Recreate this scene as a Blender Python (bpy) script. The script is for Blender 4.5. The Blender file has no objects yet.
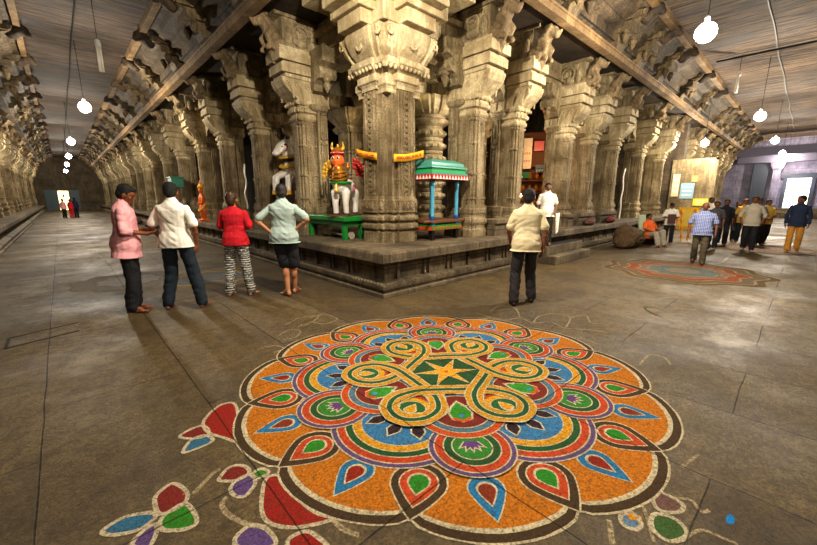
import bpy, bmesh, math, random
from mathutils import Vector, Matrix, noise, Euler
random.seed(7)
S = bpy.context.scene
COL = S.collection
PI = math.pi
sin, cos, rad = math.sin, math.cos, math.radians

# ------------------------------------------------------------------ camera
CX, CY, CZ = -3.511, -4.324, 1.55
AZ = math.atan(348.5 / 373.1)
PITCH = math.atan(75 / 365.5)
cd = bpy.data.cameras.new('camera')
cd.sensor_width = 36; cd.lens = 36 * 365.5 / 817; cd.clip_start = .02; cd.clip_end = 300
cam = bpy.data.objects.new('camera', cd); COL.objects.link(cam)
cam.location = (CX, CY, CZ)
cam.rotation_euler = (PI / 2 - PITCH, 0, -AZ)
S.camera = cam

# ------------------------------------------------------------------ mesh builder
class MB:
    def __init__(s): s.v = []; s.f = []
    def add(s, vs, fs):
        n = len(s.v); s.v += [tuple(v) for v in vs]; s.f += [tuple(i + n for i in f) for f in fs]
    def box(s, x0, x1, y0, y1, z0, z1):
        s.add([(x0,y0,z0),(x1,y0,z0),(x1,y1,z0),(x0,y1,z0),(x0,y0,z1),(x1,y0,z1),(x1,y1,z1),(x0,y1,z1)],
              [(0,3,2,1),(4,5,6,7),(0,1,5,4),(1,2,6,5),(2,3,7,6),(3,0,4,7)])
    def stack(s, prof, levels, cx=0, cy=0):
        """plan outline prof, lofted through levels (z, scale) or (z, sx, sy, ox, oy)"""
        n = len(prof); vs = []; fs = []
        for L in levels:
            z, sx = L[0], L[1]; sy = L[2] if len(L) > 2 else sx
            ox, oy = (L[3], L[4]) if len(L) > 4 else (0, 0)
            for (x, y) in prof: vs.append((cx + x*sx + ox, cy + y*sy + oy, z))
        for k in range(len(levels)-1):
            for i in range(n):
                j = (i+1) % n
                fs.append((k*n+i, k*n+j, (k+1)*n+j, (k+1)*n+i))
        fs.append(tuple(range(n))[::-1]); fs.append(tuple(range((len(levels)-1)*n, len(levels)*n)))
        s.add(vs, fs)
    def extr(s, pts, a0, a1, ax='x'):
        """polygon pts in the plane across ax (x: (y,z); y: (x,z); z: (x,y)) extruded"""
        n = len(pts); vs = []
        for a in (a0, a1):
            for (p, q) in pts:
                vs.append((a,p,q) if ax == 'x' else (p,a,q) if ax == 'y' else (p,q,a))
        fs = [(i, (i+1) % n, n+(i+1) % n, n+i) for i in range(n)] + [tuple(range(n))[::-1], tuple(range(n, 2*n))]
        s.add(vs, fs)
    def ell(s, c, r, seg=12, rings=8, M=None):
        vs = []; fs = []
        for i in range(rings+1):
            t = PI*i/rings
            for j in range(seg):
                a = 2*PI*j/seg
                v = Vector((r[0]*sin(t)*cos(a), r[1]*sin(t)*sin(a), r[2]*cos(t)))
                if M is not None: v = M @ v
                vs.append(v + Vector(c))
        for i in range(rings):
            for j in range(seg):
                fs.append((i*seg+j, (i+1)*seg+j, (i+1)*seg+(j+1) % seg, i*seg+(j+1) % seg))
        s.add(vs, fs)
    def seg(s, a, b, ra, rb, n=10, caps=True, balls=False):
        a = Vector(a); b = Vector(b); d = (b-a)
        if d.length < 1e-6: return
        d.normalize(); u = d.orthogonal().normalized(); w = d.cross(u)
        vs = []
        for p, r in ((a, ra), (b, rb)):
            for i in range(n):
                t = 2*PI*i/n; vs.append(p + u*(r*cos(t)) + w*(r*sin(t)))
        fs = [(i, (i+1) % n, n+(i+1) % n, n+i) for i in range(n)]
        if caps: fs += [tuple(range(n))[::-1], tuple(range(n, 2*n))]
        s.add(vs, fs)
        if balls: s.ell(a, (ra,)*3, 10, 6); s.ell(b, (rb,)*3, 10, 6)
    def chain(s, pts, rs, n=10, balls=True):
        for i in range(len(pts)-1): s.seg(pts[i], pts[i+1], rs[i], rs[i+1], n)
        if balls:
            for p, r in zip(pts, rs): s.ell(p, (r,)*3, n, 6)
    def tube(s, pts, r, n=8):
        pts = [Vector(p) for p in pts]; vs = []; fs = []
        u = None
        for i, p in enumerate(pts):
            d = (pts[min(i+1, len(pts)-1)] - pts[max(i-1, 0)]).normalized()
            if u is None: u = d.orthogonal().normalized()
            u = (u - d*u.dot(d)).normalized(); w = d.cross(u)
            rr = r[i] if isinstance(r, (list, tuple)) else r
            for k in range(n):
                t = 2*PI*k/n; vs.append(p + u*(rr*cos(t)) + w*(rr*sin(t)))
        for i in range(len(pts)-1):
            for k in range(n): fs.append((i*n+k, i*n+(k+1) % n, (i+1)*n+(k+1) % n, (i+1)*n+k))
        fs.append(tuple(range(n))[::-1]); fs.append(tuple(range((len(pts)-1)*n, len(pts)*n)))
        s.add(vs, fs)
    def lathe(s, prof, c=(0,0,0), n=24):
        vs = []; fs = []
        for (r, z) in prof:
            for k in range(n):
                t = 2*PI*k/n; vs.append((c[0]+r*cos(t), c[1]+r*sin(t), c[2]+z))
        m = len(prof)
        for i in range(m-1):
            for k in range(n): fs.append((i*n+k, i*n+(k+1) % n, (i+1)*n+(k+1) % n, (i+1)*n+k))
        fs.append(tuple(range(n))[::-1]); fs.append(tuple(range((m-1)*n, m*n)))
        s.add(vs, fs)
    def mesh(s, name):
        me = bpy.data.meshes.new(name); me.from_pydata([tuple(v) for v in s.v], [], s.f); me.update()
        bm = bmesh.new(); bm.from_mesh(me)
        bmesh.ops.recalc_face_normals(bm, faces=bm.faces); bm.to_mesh(me); bm.free()
        return me
    def build(s, name, mat, parent=None, smooth=False, bevel=0):
        me = s.mesh(name); me.materials.append(mat)
        if smooth: me.polygons.foreach_set('use_smooth', [True]*len(me.polygons))
        o = bpy.data.objects.new(name, me); COL.objects.link(o)
        if parent: o.parent = parent
        if bevel:
            b = o.modifiers.new('bevel', 'BEVEL'); b.width = bevel; b.segments = 2; b.limit_method = 'ANGLE'; b.angle_limit = rad(35)
        return o
    def blend(s, name, mat, parent=None, voxel=.012, smooth=4, wrinkle=0, wf=9, seed=0):
        """union every piece into one continuous skin"""
        me = s.mesh(name); tmp = bpy.data.objects.new('tmp', me); COL.objects.link(tmp)
        r = tmp.modifiers.new('r', 'REMESH'); r.mode = 'VOXEL'; r.voxel_size = voxel; r.use_smooth_shade = True
        if smooth:
            m = tmp.modifiers.new('s', 'SMOOTH'); m.factor = .5; m.iterations = smooth
        dg = bpy.context.evaluated_depsgraph_get(); dg.update()
        out = bpy.data.meshes.new_from_object(tmp.evaluated_get(dg))
        bpy.data.objects.remove(tmp); bpy.data.meshes.remove(me)
        out.name = name; out.materials.clear(); out.materials.append(mat)
        if wrinkle:
            ns = [v.normal.copy() for v in out.vertices]
            for v, nn in zip(out.vertices, ns):
                p = v.co + Vector((seed*3.1, seed, 0))
                q = Vector((p.x*wf, p.y*wf, p.z*wf*1.7 + 1.2*sin(p.x*7)))
                k = noise.noise(q)
                v.co += nn * wrinkle * (abs(k)*2 - .5)
        out.polygons.foreach_set('use_smooth', [True]*len(out.polygons))
        o = bpy.data.objects.new(name, out); COL.objects.link(o)
        if parent: o.parent = parent
        return o

def tag(o, label=None, cat=None, group=None, kind=None):
    if label: o['label'] = label
    if cat: o['category'] = cat
    if group: o['group'] = group
    if kind: o['kind'] = kind
    return o
def empty(name, loc=(0,0,0), rz=0, label=None, cat=None, group=None):
    o = bpy.data.objects.new(name, None); COL.objects.link(o); o.location = loc; o.rotation_euler = (0,0,rz)
    o.empty_display_size = .1
    return tag(o, label, cat, group)
def copy_tree(o, parent=None):
    c = o.copy(); COL.objects.link(c); c.parent = parent
    for ch in list(o.children): copy_tree(ch, c)
    return c

# ------------------------------------------------------------------ materials
def newmat(name):
    m = bpy.data.materials.new(name); m.use_nodes = True; nt = m.node_tree
    return m, nt, nt.nodes, nt.links, nt.nodes['Principled BSDF']
def N(ns, t, **k):
    n = ns.new(t)
    for a, b in k.items():
        if a.startswith('i_'): n.inputs[a[2:].replace('_', ' ')].default_value = b
        else: setattr(n, a, b)
    return n
def lin(c): return tuple(((x/12.92) if x <= .04045 else ((x+.055)/1.055)**2.4) for x in c) + (1,)
def hexc(h): return lin(tuple(int(h[i:i+2], 16)/255 for i in (0, 2, 4)))
def mixc(ns, ls, a, b, fac, blend='MIX'):
    m = ns.new('ShaderNodeMix'); m.data_type = 'RGBA'; m.blend_type = blend; m.clamp_factor = True
    for sock, val in ((m.inputs[0], fac), (m.inputs[6], a), (m.inputs[7], b)):
        if hasattr(val, 'is_linked') or isinstance(val, bpy.types.NodeSocket): ls.new(val, sock)
        else: sock.default_value = val
    return m.outputs[2]
def ramp(ns, ls, src, p0, p1, c0=(0,0,0,1), c1=(1,1,1,1)):
    r = ns.new('ShaderNodeValToRGB'); r.color_ramp.elements[0].position = p0; r.color_ramp.elements[1].position = p1
    r.color_ramp.elements[0].color = c0; r.color_ramp.elements[1].color = c1
    ls.new(src, r.inputs[0]); return r.outputs[0]

def stone(name, base, dark, carve=0.0, cscale=11, bump=.5, joints=0, rough=.8, patch=1.3):
    m, nt, ns, ls, P = newmat(name)
    g = ns.new('ShaderNodeNewGeometry'); pos = g.outputs['Position']
    n1 = N(ns, 'ShaderNodeTexNoise', i_Scale=patch, i_Detail=6, i_Roughness=.65); ls.new(pos, n1.inputs['Vector'])
    n2 = N(ns, 'ShaderNodeTexNoise', i_Scale=38, i_Detail=4, i_Roughness=.7); ls.new(pos, n2.inputs['Vector'])
    c = mixc(ns, ls, hexc(dark), hexc(base), ramp(ns, ls, n1.outputs[0], .33, .62))
    c = mixc(ns, ls, c, hexc(dark), ramp(ns, ls, n2.outputs[0], .40, .53, (.4,.4,.4,1), (0,0,0,1)))
    mp = N(ns, 'ShaderNodeMapping'); mp.inputs['Scale'].default_value = (5,5,.7); ls.new(pos, mp.inputs['Vector'])
    n3 = N(ns, 'ShaderNodeTexNoise', i_Scale=1.6, i_Detail=6, i_Roughness=.75); ls.new(mp.outputs[0], n3.inputs['Vector'])
    c = mixc(ns, ls, c, hexc(dark), ramp(ns, ls, n3.outputs[0], .42, .56, (.6,.6,.6,1), (0,0,0,1)))
    h = n2.outputs[0]
    mult = ns.new('ShaderNodeMath'); mult.operation = 'MULTIPLY'; mult.inputs[1].default_value = .35; ls.new(h, mult.inputs[0]); h = mult.outputs[0]
    if carve:
        w = N(ns, 'ShaderNodeTexNoise', i_Scale=5, i_Detail=2); ls.new(pos, w.inputs['Vector'])
        vm = ns.new('ShaderNodeVectorMath'); vm.operation = 'MULTIPLY_ADD'; vm.inputs[1].default_value = (.14,)*3
        ls.new(w.outputs['Color'], vm.inputs[0]); ls.new(pos, vm.inputs[2])
        v = N(ns, 'ShaderNodeTexVoronoi', i_Scale=cscale); v.feature = 'DISTANCE_TO_EDGE'; ls.new(vm.outputs[0], v.inputs['Vector'])
        r1 = ramp(ns, ls, v.outputs['Distance'], .02, .16)
        v2 = N(ns, 'ShaderNodeTexVoronoi', i_Scale=cscale*2.3); ls.new(vm.outputs[0], v2.inputs['Vector'])
        r2 = ramp(ns, ls, v2.outputs['Distance'], .1, .5, (1,1,1,1), (0,0,0,1))
        a = ns.new('ShaderNodeMath'); a.operation = 'MULTIPLY_ADD'; ls.new(r2, a.inputs[0]); a.inputs[1].default_value = .5; ls.new(r1, a.inputs[2])
        b = ns.new('ShaderNodeMath'); b.operation = 'MULTIPLY_ADD'; ls.new(a.outputs[0], b.inputs[0]); b.inputs[1].default_value = carve; ls.new(h, b.inputs[2]); h = b.outputs[0]
        c = mixc(ns, ls, c, hexc(dark), ramp(ns, ls, a.outputs[0], .15, .9, (carve*.75,)*3+(1,), (0,0,0,1)))  # hollows of the carving are darkened in the colour too
    if joints:
        sp = ns.new('ShaderNodeSeparateXYZ'); ls.new(pos, sp.inputs[0])
        ad = ns.new('ShaderNodeMath'); ad.operation = 'ADD'; ls.new(sp.outputs[0], ad.inputs[0]); ls.new(sp.outputs[1], ad.inputs[1])
        cb = ns.new('ShaderNodeCombineXYZ'); ls.new(ad.outputs[0], cb.inputs[0]); ls.new(sp.outputs[2], cb.inputs[1])
        bt = N(ns, 'ShaderNodeTexBrick', i_Scale=1.0, i_Mortar_Size=.008, i_Mortar_Smooth=.3)
        bt.inputs['Brick Width'].default_value = joints; bt.inputs['Row Height'].default_value = joints*.37
        ls.new(cb.outputs[0], bt.inputs['Vector'])
        c = mixc(ns, ls, c, hexc('1c150d'), bt.outputs['Fac'])
    ls.new(c, P.inputs['Base Color'])
    bn = N(ns, 'ShaderNodeBump', i_Strength=bump, i_Distance=.02); ls.new(h, bn.inputs['Height']); ls.new(bn.outputs[0], P.inputs['Normal'])
    P.inputs['Roughness'].default_value = rough
    return m

def plain(name, hx, rough=.6, metal=0, nz=.12, scale=30, emit=0, bump=0):
    m, nt, ns, ls, P = newmat(name)
    t = ns.new('ShaderNodeTexCoord'); n = N(ns, 'ShaderNodeTexNoise', i_Scale=scale, i_Detail=4); ls.new(t.outputs['Object'], n.inputs['Vector'])
    col = hexc(hx); dk = tuple(x*(1-nz*2.2) for x in col[:3]) + (1,)
    c = mixc(ns, ls, dk, col, ramp(ns, ls, n.outputs[0], .3, .65)); ls.new(c, P.inputs['Base Color'])
    P.inputs['Roughness'].default_value = rough; P.inputs['Metallic'].default_value = metal
    if emit: P.inputs['Emission Color'].default_value = col; P.inputs['Emission Strength'].default_value = emit
    if bump:
        bn = N(ns, 'ShaderNodeBump', i_Strength=bump, i_Distance=.01); ls.new(n.outputs[0], bn.inputs['Height']); ls.new(bn.outputs[0], P.inputs['Normal'])
    return m
def emis(name, col, st):
    m, nt, ns, ls, P = newmat(name); P.inputs['Base Color'].default_value = (.8,.8,.8,1)
    P.inputs['Emission Color'].default_value = col + (1,); P.inputs['Emission Strength'].default_value = st
    return m

# slab pattern of the floor, shared by the paving and the powder lying on it
def slab_group():
    g = bpy.data.node_groups.new('slab_pattern', 'ShaderNodeTree')
    g.interface.new_socket('Joint', in_out='OUTPUT', socket_type='NodeSocketFloat')
    g.interface.new_socket('Tone', in_out='OUTPUT', socket_type='NodeSocketFloat')
    g.interface.new_socket('Grain', in_out='OUTPUT', socket_type='NodeSocketFloat')
    ns, ls = g.nodes, g.links; out = ns.new('NodeGroupOutput')
    geo = ns.new('ShaderNodeNewGeometry')
    w = N(ns, 'ShaderNodeTexNoise', i_Scale=2.2, i_Detail=3); ls.new(geo.outputs['Position'], w.inputs['Vector'])
    vm = ns.new('ShaderNodeVectorMath'); vm.operation = 'MULTIPLY_ADD'; vm.inputs[1].default_value = (.03,.03,0)
    ls.new(w.outputs['Color'], vm.inputs[0]); ls.new(geo.outputs['Position'], vm.inputs[2])
    mp = N(ns, 'ShaderNodeMapping'); mp.inputs['Rotation'].default_value = (0,0,PI/2); mp.inputs['Location'].default_value = (.35,.12,0)
    ls.new(vm.outputs[0], mp.inputs['Vector'])
    bt = N(ns, 'ShaderNodeTexBrick', i_Scale=1.0, i_Mortar_Size=.006, i_Mortar_Smooth=.6, i_Bias=0.0)
    bt.inputs['Brick Width'].default_value = 1.75; bt.inputs['Row Height'].default_value = .92; bt.offset = .42
    bt.inputs['Color1'].default_value = (0,0,0,1); bt.inputs['Color2'].default_value = (1,1,1,1); bt.inputs['Mortar'].default_value = (.4,.4,.4,1)
    ls.new(mp.outputs[0], bt.inputs['Vector'])
    gr = N(ns, 'ShaderNodeTexNoise', i_Scale=42, i_Detail=8, i_Roughness=.85); ls.new(geo.outputs['Position'], gr.inputs['Vector'])
    ls.new(bt.outputs['Fac'], out.inputs['Joint']); ls.new(bt.outputs['Color'], out.inputs['Tone']); ls.new(gr.outputs[0], out.inputs['Grain'])
    return g
SLAB = slab_group()

def floor_mat():
    m, nt, ns, ls, P = newmat('paving_stone')
    g = ns.new('ShaderNodeGroup'); g.node_tree = SLAB
    geo = ns.new('ShaderNodeNewGeometry'); pos = geo.outputs['Position']
    n1 = N(ns, 'ShaderNodeTexNoise', i_Scale=.9, i_Detail=7, i_Roughness=.62); ls.new(pos, n1.inputs['Vector'])
    c = mixc(ns, ls, hexc('42331b'), hexc('806b43'), ramp(ns, ls, n1.outputs[0], .3, .68))
    c = mixc(ns, ls, c, mixc(ns, ls, hexc('4a3a1c'), hexc('836e45'), g.outputs['Tone']), .3)
    c = mixc(ns, ls, c, hexc('1f160a'), ramp(ns, ls, g.outputs['Grain'], .38, .56, (.85,.85,.85,1), (0,0,0,1)))
    n5 = N(ns, 'ShaderNodeTexNoise', i_Scale=9, i_Detail=8, i_Roughness=.8); ls.new(pos, n5.inputs['Vector'])
    c = mixc(ns, ls, c, hexc('33270f'), ramp(ns, ls, n5.outputs[0], .40, .56, (.65,.65,.65,1), (0,0,0,1)))
    sp = N(ns, 'ShaderNodeTexNoise', i_Scale=26, i_Detail=6, i_Roughness=.9); ls.new(pos, sp.inputs['Vector'])
    c = mixc(ns, ls, c, hexc('c9b88c'), ramp(ns, ls, sp.outputs[0], .66, .72, (0,0,0,1), (.55,.55,.55,1)))
    jm = ns.new('ShaderNodeMath'); jm.operation = 'MULTIPLY'; ls.new(g.outputs['Joint'], jm.inputs[0]); ls.new(ramp(ns, ls, n5.outputs[0], .42, .6, (.95,.95,.95,1), (.35,.35,.35,1)), jm.inputs[1])
    c = mixc(ns, ls, c, hexc('140e06'), jm.outputs[0])
    # pale scuffed patches far along both aisles
    mp = N(ns, 'ShaderNodeMapping'); mp.inputs['Scale'].default_value = (.55,.55,.5); ls.new(pos, mp.inputs['Vector'])
    n3 = N(ns, 'ShaderNodeTexNoise', i_Scale=1.2, i_Detail=5, i_Roughness=.7); ls.new(mp.outputs[0], n3.inputs['Vector'])
    c = mixc(ns, ls, c, hexc('96815a'), ramp(ns, ls, n3.outputs[0], .58, .76, (0,0,0,1), (.4,.4,.4,1)))
    ls.new(c, P.inputs['Base Color'])
    ls.new(ramp(ns, ls, n3.outputs[0], .4, .65, (.75,.75,.75,1), (.45,.45,.45,1)), P.inputs['Roughness'])
    a = ns.new('ShaderNodeMath'); a.operation = 'SUBTRACT'; ls.new(g.outputs['Grain'], a.inputs[0]); ls.new(g.outputs['Joint'], a.inputs[1])
    bn = N(ns, 'ShaderNodeBump', i_Strength=.9, i_Distance=.02); ls.new(a.outputs[0], bn.inputs['Height']); ls.new(bn.outputs[0], P.inputs['Normal'])
    return m

_pw = {}
def powder(hx, wear=.30):
    k = (hx, wear)
    if k in _pw: return _pw[k]
    m, nt, ns, ls, P = newmat('powder_' + hx)
    g = ns.new('ShaderNodeGroup'); g.node_tree = SLAB
    geo = ns.new('ShaderNodeNewGeometry'); pos = geo.outputs['Position']
    n = N(ns, 'ShaderNodeTexNoise', i_Scale=75, i_Detail=5, i_Roughness=.85); ls.new(pos, n.inputs['Vector'])
    n2 = N(ns, 'ShaderNodeTexNoise', i_Scale=4, i_Detail=4, i_Roughness=.7); ls.new(pos, n2.inputs['Vector'])
    col = tuple(x*.80 for x in hexc(hx)[:3]) + (1,); dk = tuple(x*.42 for x in col[:3]) + (1,)
    c = mixc(ns, ls, dk, col, ramp(ns, ls, n.outputs[0], .38, .56))
    c = mixc(ns, ls, c, hexc('e8dcc0'), ramp(ns, ls, n.outputs[0], .66, .72, (0,0,0,1), (.5,.5,.5,1)))
    c = mixc(ns, ls, c, dk, ramp(ns, ls, n2.outputs[0], .5, .8, (0,0,0,1), (.6,.6,.6,1)))
    c = mixc(ns, ls, c, hexc('4a3c22'), ramp(ns, ls, g.outputs['Grain'], wear, wear+.14, (.85,.85,.85,1), (0,0,0,1)))
    jm = ns.new('ShaderNodeMath'); jm.operation = 'MULTIPLY'; jm.inputs[1].default_value = .75; ls.new(g.outputs['Joint'], jm.inputs[0])
    c = mixc(ns, ls, c, hexc('1d1509'), jm.outputs[0])
    ls.new(c, P.inputs['Base Color']); P.inputs['Roughness'].default_value = .95
    P.inputs['Specular IOR Level'].default_value = .1
    bn = N(ns, 'ShaderNodeBump', i_Strength=.5, i_Distance=.01); ls.new(g.outputs['Grain'], bn.inputs['Height']); ls.new(bn.outputs[0], P.inputs['Normal'])
    _pw[k] = m; return m

def ceiling_mat(name, along):
    """stone slabs spanning the aisle, streaked; along = axis of the aisle"""
    m, nt, ns, ls, P = newmat(name)
    geo = ns.new('ShaderNodeNewGeometry'); pos = geo.outputs['Position']
    mp = N(ns, 'ShaderNodeMapping'); mp.inputs['Scale'].default_value = (9,.8,1) if along == 'x' else (.8,9,1); ls.new(pos, mp.inputs['Vector'])
    n = N(ns, 'ShaderNodeTexNoise', i_Scale=1.6, i_Detail=8, i_Roughness=.7); ls.new(mp.outputs[0], n.inputs['Vector'])
    n2 = N(ns, 'ShaderNodeTexNoise', i_Scale=.6, i_Detail=4); ls.new(pos, n2.inputs['Vector'])
    c = mixc(ns, ls, hexc('17110c'), hexc('7d6347' if along == 'x' else '5f4a35'), ramp(ns, ls, n.outputs[0], .40, .62))
    c = mixc(ns, ls, c, hexc('4d4a48'), ramp(ns, ls, n2.outputs[0], .50, .66, (0,0,0,1), (.6,.6,.6,1)))
    sp = ns.new('ShaderNodeSeparateXYZ'); ls.new(pos, sp.inputs[0])
    md = ns.new('ShaderNodeMath'); md.operation = 'PINGPONG'; md.inputs[1].default_value = .31
    ls.new(sp.outputs[0 if along == 'x' else 1], md.inputs[0])
    c = mixc(ns, ls, c, hexc('150f0a'), ramp(ns, ls, md.outputs[0], .006, .035, (1,1,1,1), (0,0,0,1)))
    ls.new(c, P.inputs['Base Color']); P.inputs['Roughness'].default_value = .85
    bn = N(ns, 'ShaderNodeBump', i_Strength=.7, i_Distance=.05); ls.new(n.outputs[0], bn.inputs['Height']); ls.new(bn.outputs[0], P.inputs['Normal'])
    return m

M_FLOOR = floor_mat()
M_PLINTH = stone('plinth_stone', '86765a', '3b3020', carve=.22, cscale=9, joints=1.15)
M_SHAFT = stone('carved_shaft_stone', 'bba985', '604f30', carve=.5, cscale=20, bump=.9)
M_PALE = stone('pale_cut_stone', 'cfc09c', '7d6b48', carve=.12, cscale=7, bump=.6)
M_BRACK = stone('bracket_stone', 'b3a27e', '54462b', carve=.35, cscale=8, bump=.8)
M_YALI = stone('lion_stone', 'a8936f', '55442b', carve=.3, cscale=20, bump=.7)
M_BEAM = stone('beam_stone', '9c8159', '5c472c', carve=.15, cscale=16, bump=.6)
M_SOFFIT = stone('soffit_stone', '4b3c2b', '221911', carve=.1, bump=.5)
M_WALL = stone('hall_wall_stone', '6d5b40', '2d2417', carve=.3, cscale=6, joints=1.0)
M_COVE = stone('cove_stone', '77664c', '2c2217', carve=.3, cscale=5, bump=.8, joints=.9)
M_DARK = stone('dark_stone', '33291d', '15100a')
M_CEILX = ceiling_mat('ceiling_slabs_right', 'x')
M_CEILY = ceiling_mat('ceiling_slabs_left', 'y')

# ------------------------------------------------------------------ setting
def struct(mb, name, mat, bevel=0):
    o = mb.build(name, mat, bevel=bevel); o['kind'] = 'structure'; return o
L_END, R_END = 55.0, 38.0
b = MB(); b.box(-12, R_END+3, -12, L_END+3, -.3, 0); struct(b, 'floor', M_FLOOR)

# section of the plinth edge: (outward offset, z), outward positive
PL = [(0,0),(.05,0),(.05,.055),(.0,.07),(.0,.11),(.03,.125),(.03,.18),(-.05,.22),(-.11,.25),(-.11,.50),(-.05,.525),(.02,.535),(.07,.56),(.07,.69),(.055,.72)]
def plinth_corner():
    mb = MB(); pts = PL; n = len(pts); vs = []; fs = []
    FX, FY = R_END, L_END
    for (o, z) in pts: vs += [(-o, FY, z), (-o, -o, z), (FX, -o, z)]
    for i in range(n-1):
        for k in range(2): fs.append((i*3+k, i*3+k+1, (i+1)*3+k+1, (i+1)*3+k))
    t = (n-1)*3; m = len(vs); vs.append((FX, FY, .72)); fs.append((t, t+1, t+2, m))
    mb.add(vs, fs)
    # pilaster strips on the recessed dado and a row of petals under it
    for ax in (0, 1):
        for k in range(70):
            a = .35 + k*.62
            if a > 40: break
            for a_ in ((a, a+.13) if k % 3 else (a,)):
                if ax == 0: mb.box(a_, a_+.05, .075, .13, .24, .53)
                else: mb.box(.075, .13, a_, a_+.05, .24, .53)
        for k in range(150):
            a = .03 + k*.085
            q = [(a,.15),(a+.07,.15),(a+.07,.19),(a+.035,.225),(a,.19)]
            if ax == 0: mb.extr([(p[0], p[1]) for p in q], -.035, .03, 'y')
            else: mb.extr([(p[0], p[1]) for p in q], -.035, .03, 'x')
    return mb
struct(plinth_corner(), 'floor_plinth', M_PLINTH)
b = MB()
for sgn in (1,):
    X0 = -4.95
    pts = [(X0+o, z) for o, z in PL] + [(-12, .72), (-12, 0)]
    b.extr(pts, 0.6, L_END, 'y')
struct(b, 'floor_plinth_left', M_PLINTH)
b = MB(); Y0 = -5.75
b.extr([(Y0+o, z) for o, z in PL] + [(-12, .72), (-12, 0)], .6, R_END, 'x')
struct(b, 'floor_plinth_right', M_PLINTH)

# ceilings, coves, soffits
CL, CR = -2.55, -2.85      # centre lines of the two aisles
ZC = 6.05
b = MB(); b.box(-3.95, -1.15, -1.15, L_END+.5, ZC, ZC+.3); struct(b, 'ceiling_left', M_CEILY)
b = MB(); b.box(-12, R_END+2, -4.5, -1.15, ZC, ZC+.3); struct(b, 'ceiling_right', M_CEILX)
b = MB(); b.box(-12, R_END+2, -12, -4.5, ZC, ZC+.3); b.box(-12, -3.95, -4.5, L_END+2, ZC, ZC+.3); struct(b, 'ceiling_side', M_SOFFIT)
def cove(y0=-.42, z0=5.12):
    return [(y0+.02, z0), (y0-.0, z0+.18), (y0-.10, z0+.22), (y0-.12, z0+.40), (y0-.30, z0+.46), (y0-.34, z0+.60), (y0-.55, z0+.68), (y0-.60, z0+.80), (y0-.82, z0+.86), (y0-.82, ZC), (y0+.25, ZC), (y0+.25, z0)]
b = MB(); b.extr(cove(), -.3, R_END, 'x'); struct(b, 'wall_cove_right', M_COVE)
b = MB(); b.extr(cove(), -.3, L_END, 'y'); struct(b, 'wall_cove_left', M_COVE)
b = MB(); b.extr([(-4.95-p, z) for p, z in cove()], 0.6, L_END, 'y'); struct(b, 'wall_cove_far_left', M_COVE)
b = MB(); b.extr([(-5.75-p, z) for p, z in cove()], .6, R_END, 'x'); struct(b, 'wall_cove_far_right', M_COVE)
# edge beams at the ceiling and the long tie beams at the lion heads
b = MB(); b.box(-1.30, R_END, -1.36, -1.20, 5.86, 6.05); struct(b, 'trim_1', M_BEAM, .01)
b = MB(); b.box(-1.36, -1.20, -1.30, L_END, 5.86, 6.05); struct(b, 'trim_2', M_BEAM, .01)
b = MB(); b.box(-.5, R_END, -.52, -.32, 5.0, 5.18); b.box(-.55, R_END, -.55, -.50, 5.12, 5.17); struct(b, 'beam_right_aisle', M_BEAM, .012)
b = MB(); b.box(-.52, -.32, -.5, L_END, 4.94, 5.12); b.box(-.55, -.50, -.5, L_END, 5.06, 5.11); struct(b, 'beam_left_aisle', M_BEAM, .012)
b = MB(); b.box(-3.80, -3.66, .6, L_END, 5.88, 6.05); struct(b, 'trim_3', M_BEAM, .01)
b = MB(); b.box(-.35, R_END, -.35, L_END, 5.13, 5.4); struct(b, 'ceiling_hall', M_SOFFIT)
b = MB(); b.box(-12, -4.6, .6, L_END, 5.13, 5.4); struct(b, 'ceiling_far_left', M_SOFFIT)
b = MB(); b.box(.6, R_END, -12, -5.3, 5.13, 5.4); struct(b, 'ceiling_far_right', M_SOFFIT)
# lintels running over the pillars
b = MB()
b.box(2.9, R_END, .80, 1.3, 4.52, 5.12); b.box(2.9, R_END, .72, 1.38, 4.66, 4.80)
struct(b, 'lintel_right_row', M_BRACK, .012)
b = MB(); b.box(.80, 1.3, 3.4, L_END, 4.52, 5.12); b.box(.72, 1.38, 3.4, L_END, 4.66, 4.80); struct(b, 'lintel_left_row', M_BRACK, .012)
b = MB(); b.box(-6.4, -5.6, .6, L_END, 4.5, 5.12); struct(b, 'lintel_far_left', M_BRACK, .012)
# walls of the halls behind
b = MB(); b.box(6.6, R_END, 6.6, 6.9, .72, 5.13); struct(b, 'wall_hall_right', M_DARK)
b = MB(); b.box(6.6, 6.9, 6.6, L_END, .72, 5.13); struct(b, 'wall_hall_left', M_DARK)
b = MB(); b.box(2.1, R_END, 2.3, 2.5, .72, 5.13) if False else b.box(19.5, 20.0, .2, 6.6, .72, 5.13); struct(b, 'wall_hall_cross', M_WALL)
b = MB(); b.box(-7.2, -7.0, .6, L_END, .0, 6.05); struct(b, 'wall_left', M_WALL)
b = MB(); b.box(-12, R_END, -8.2, -8.0, 0, 6.05); struct(b, 'wall_right', M_WALL)
b = MB(); b.box(-12, -11.8, -8.2, L_END, 0, 6.05); struct(b, 'wall_back', M_WALL)

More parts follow.
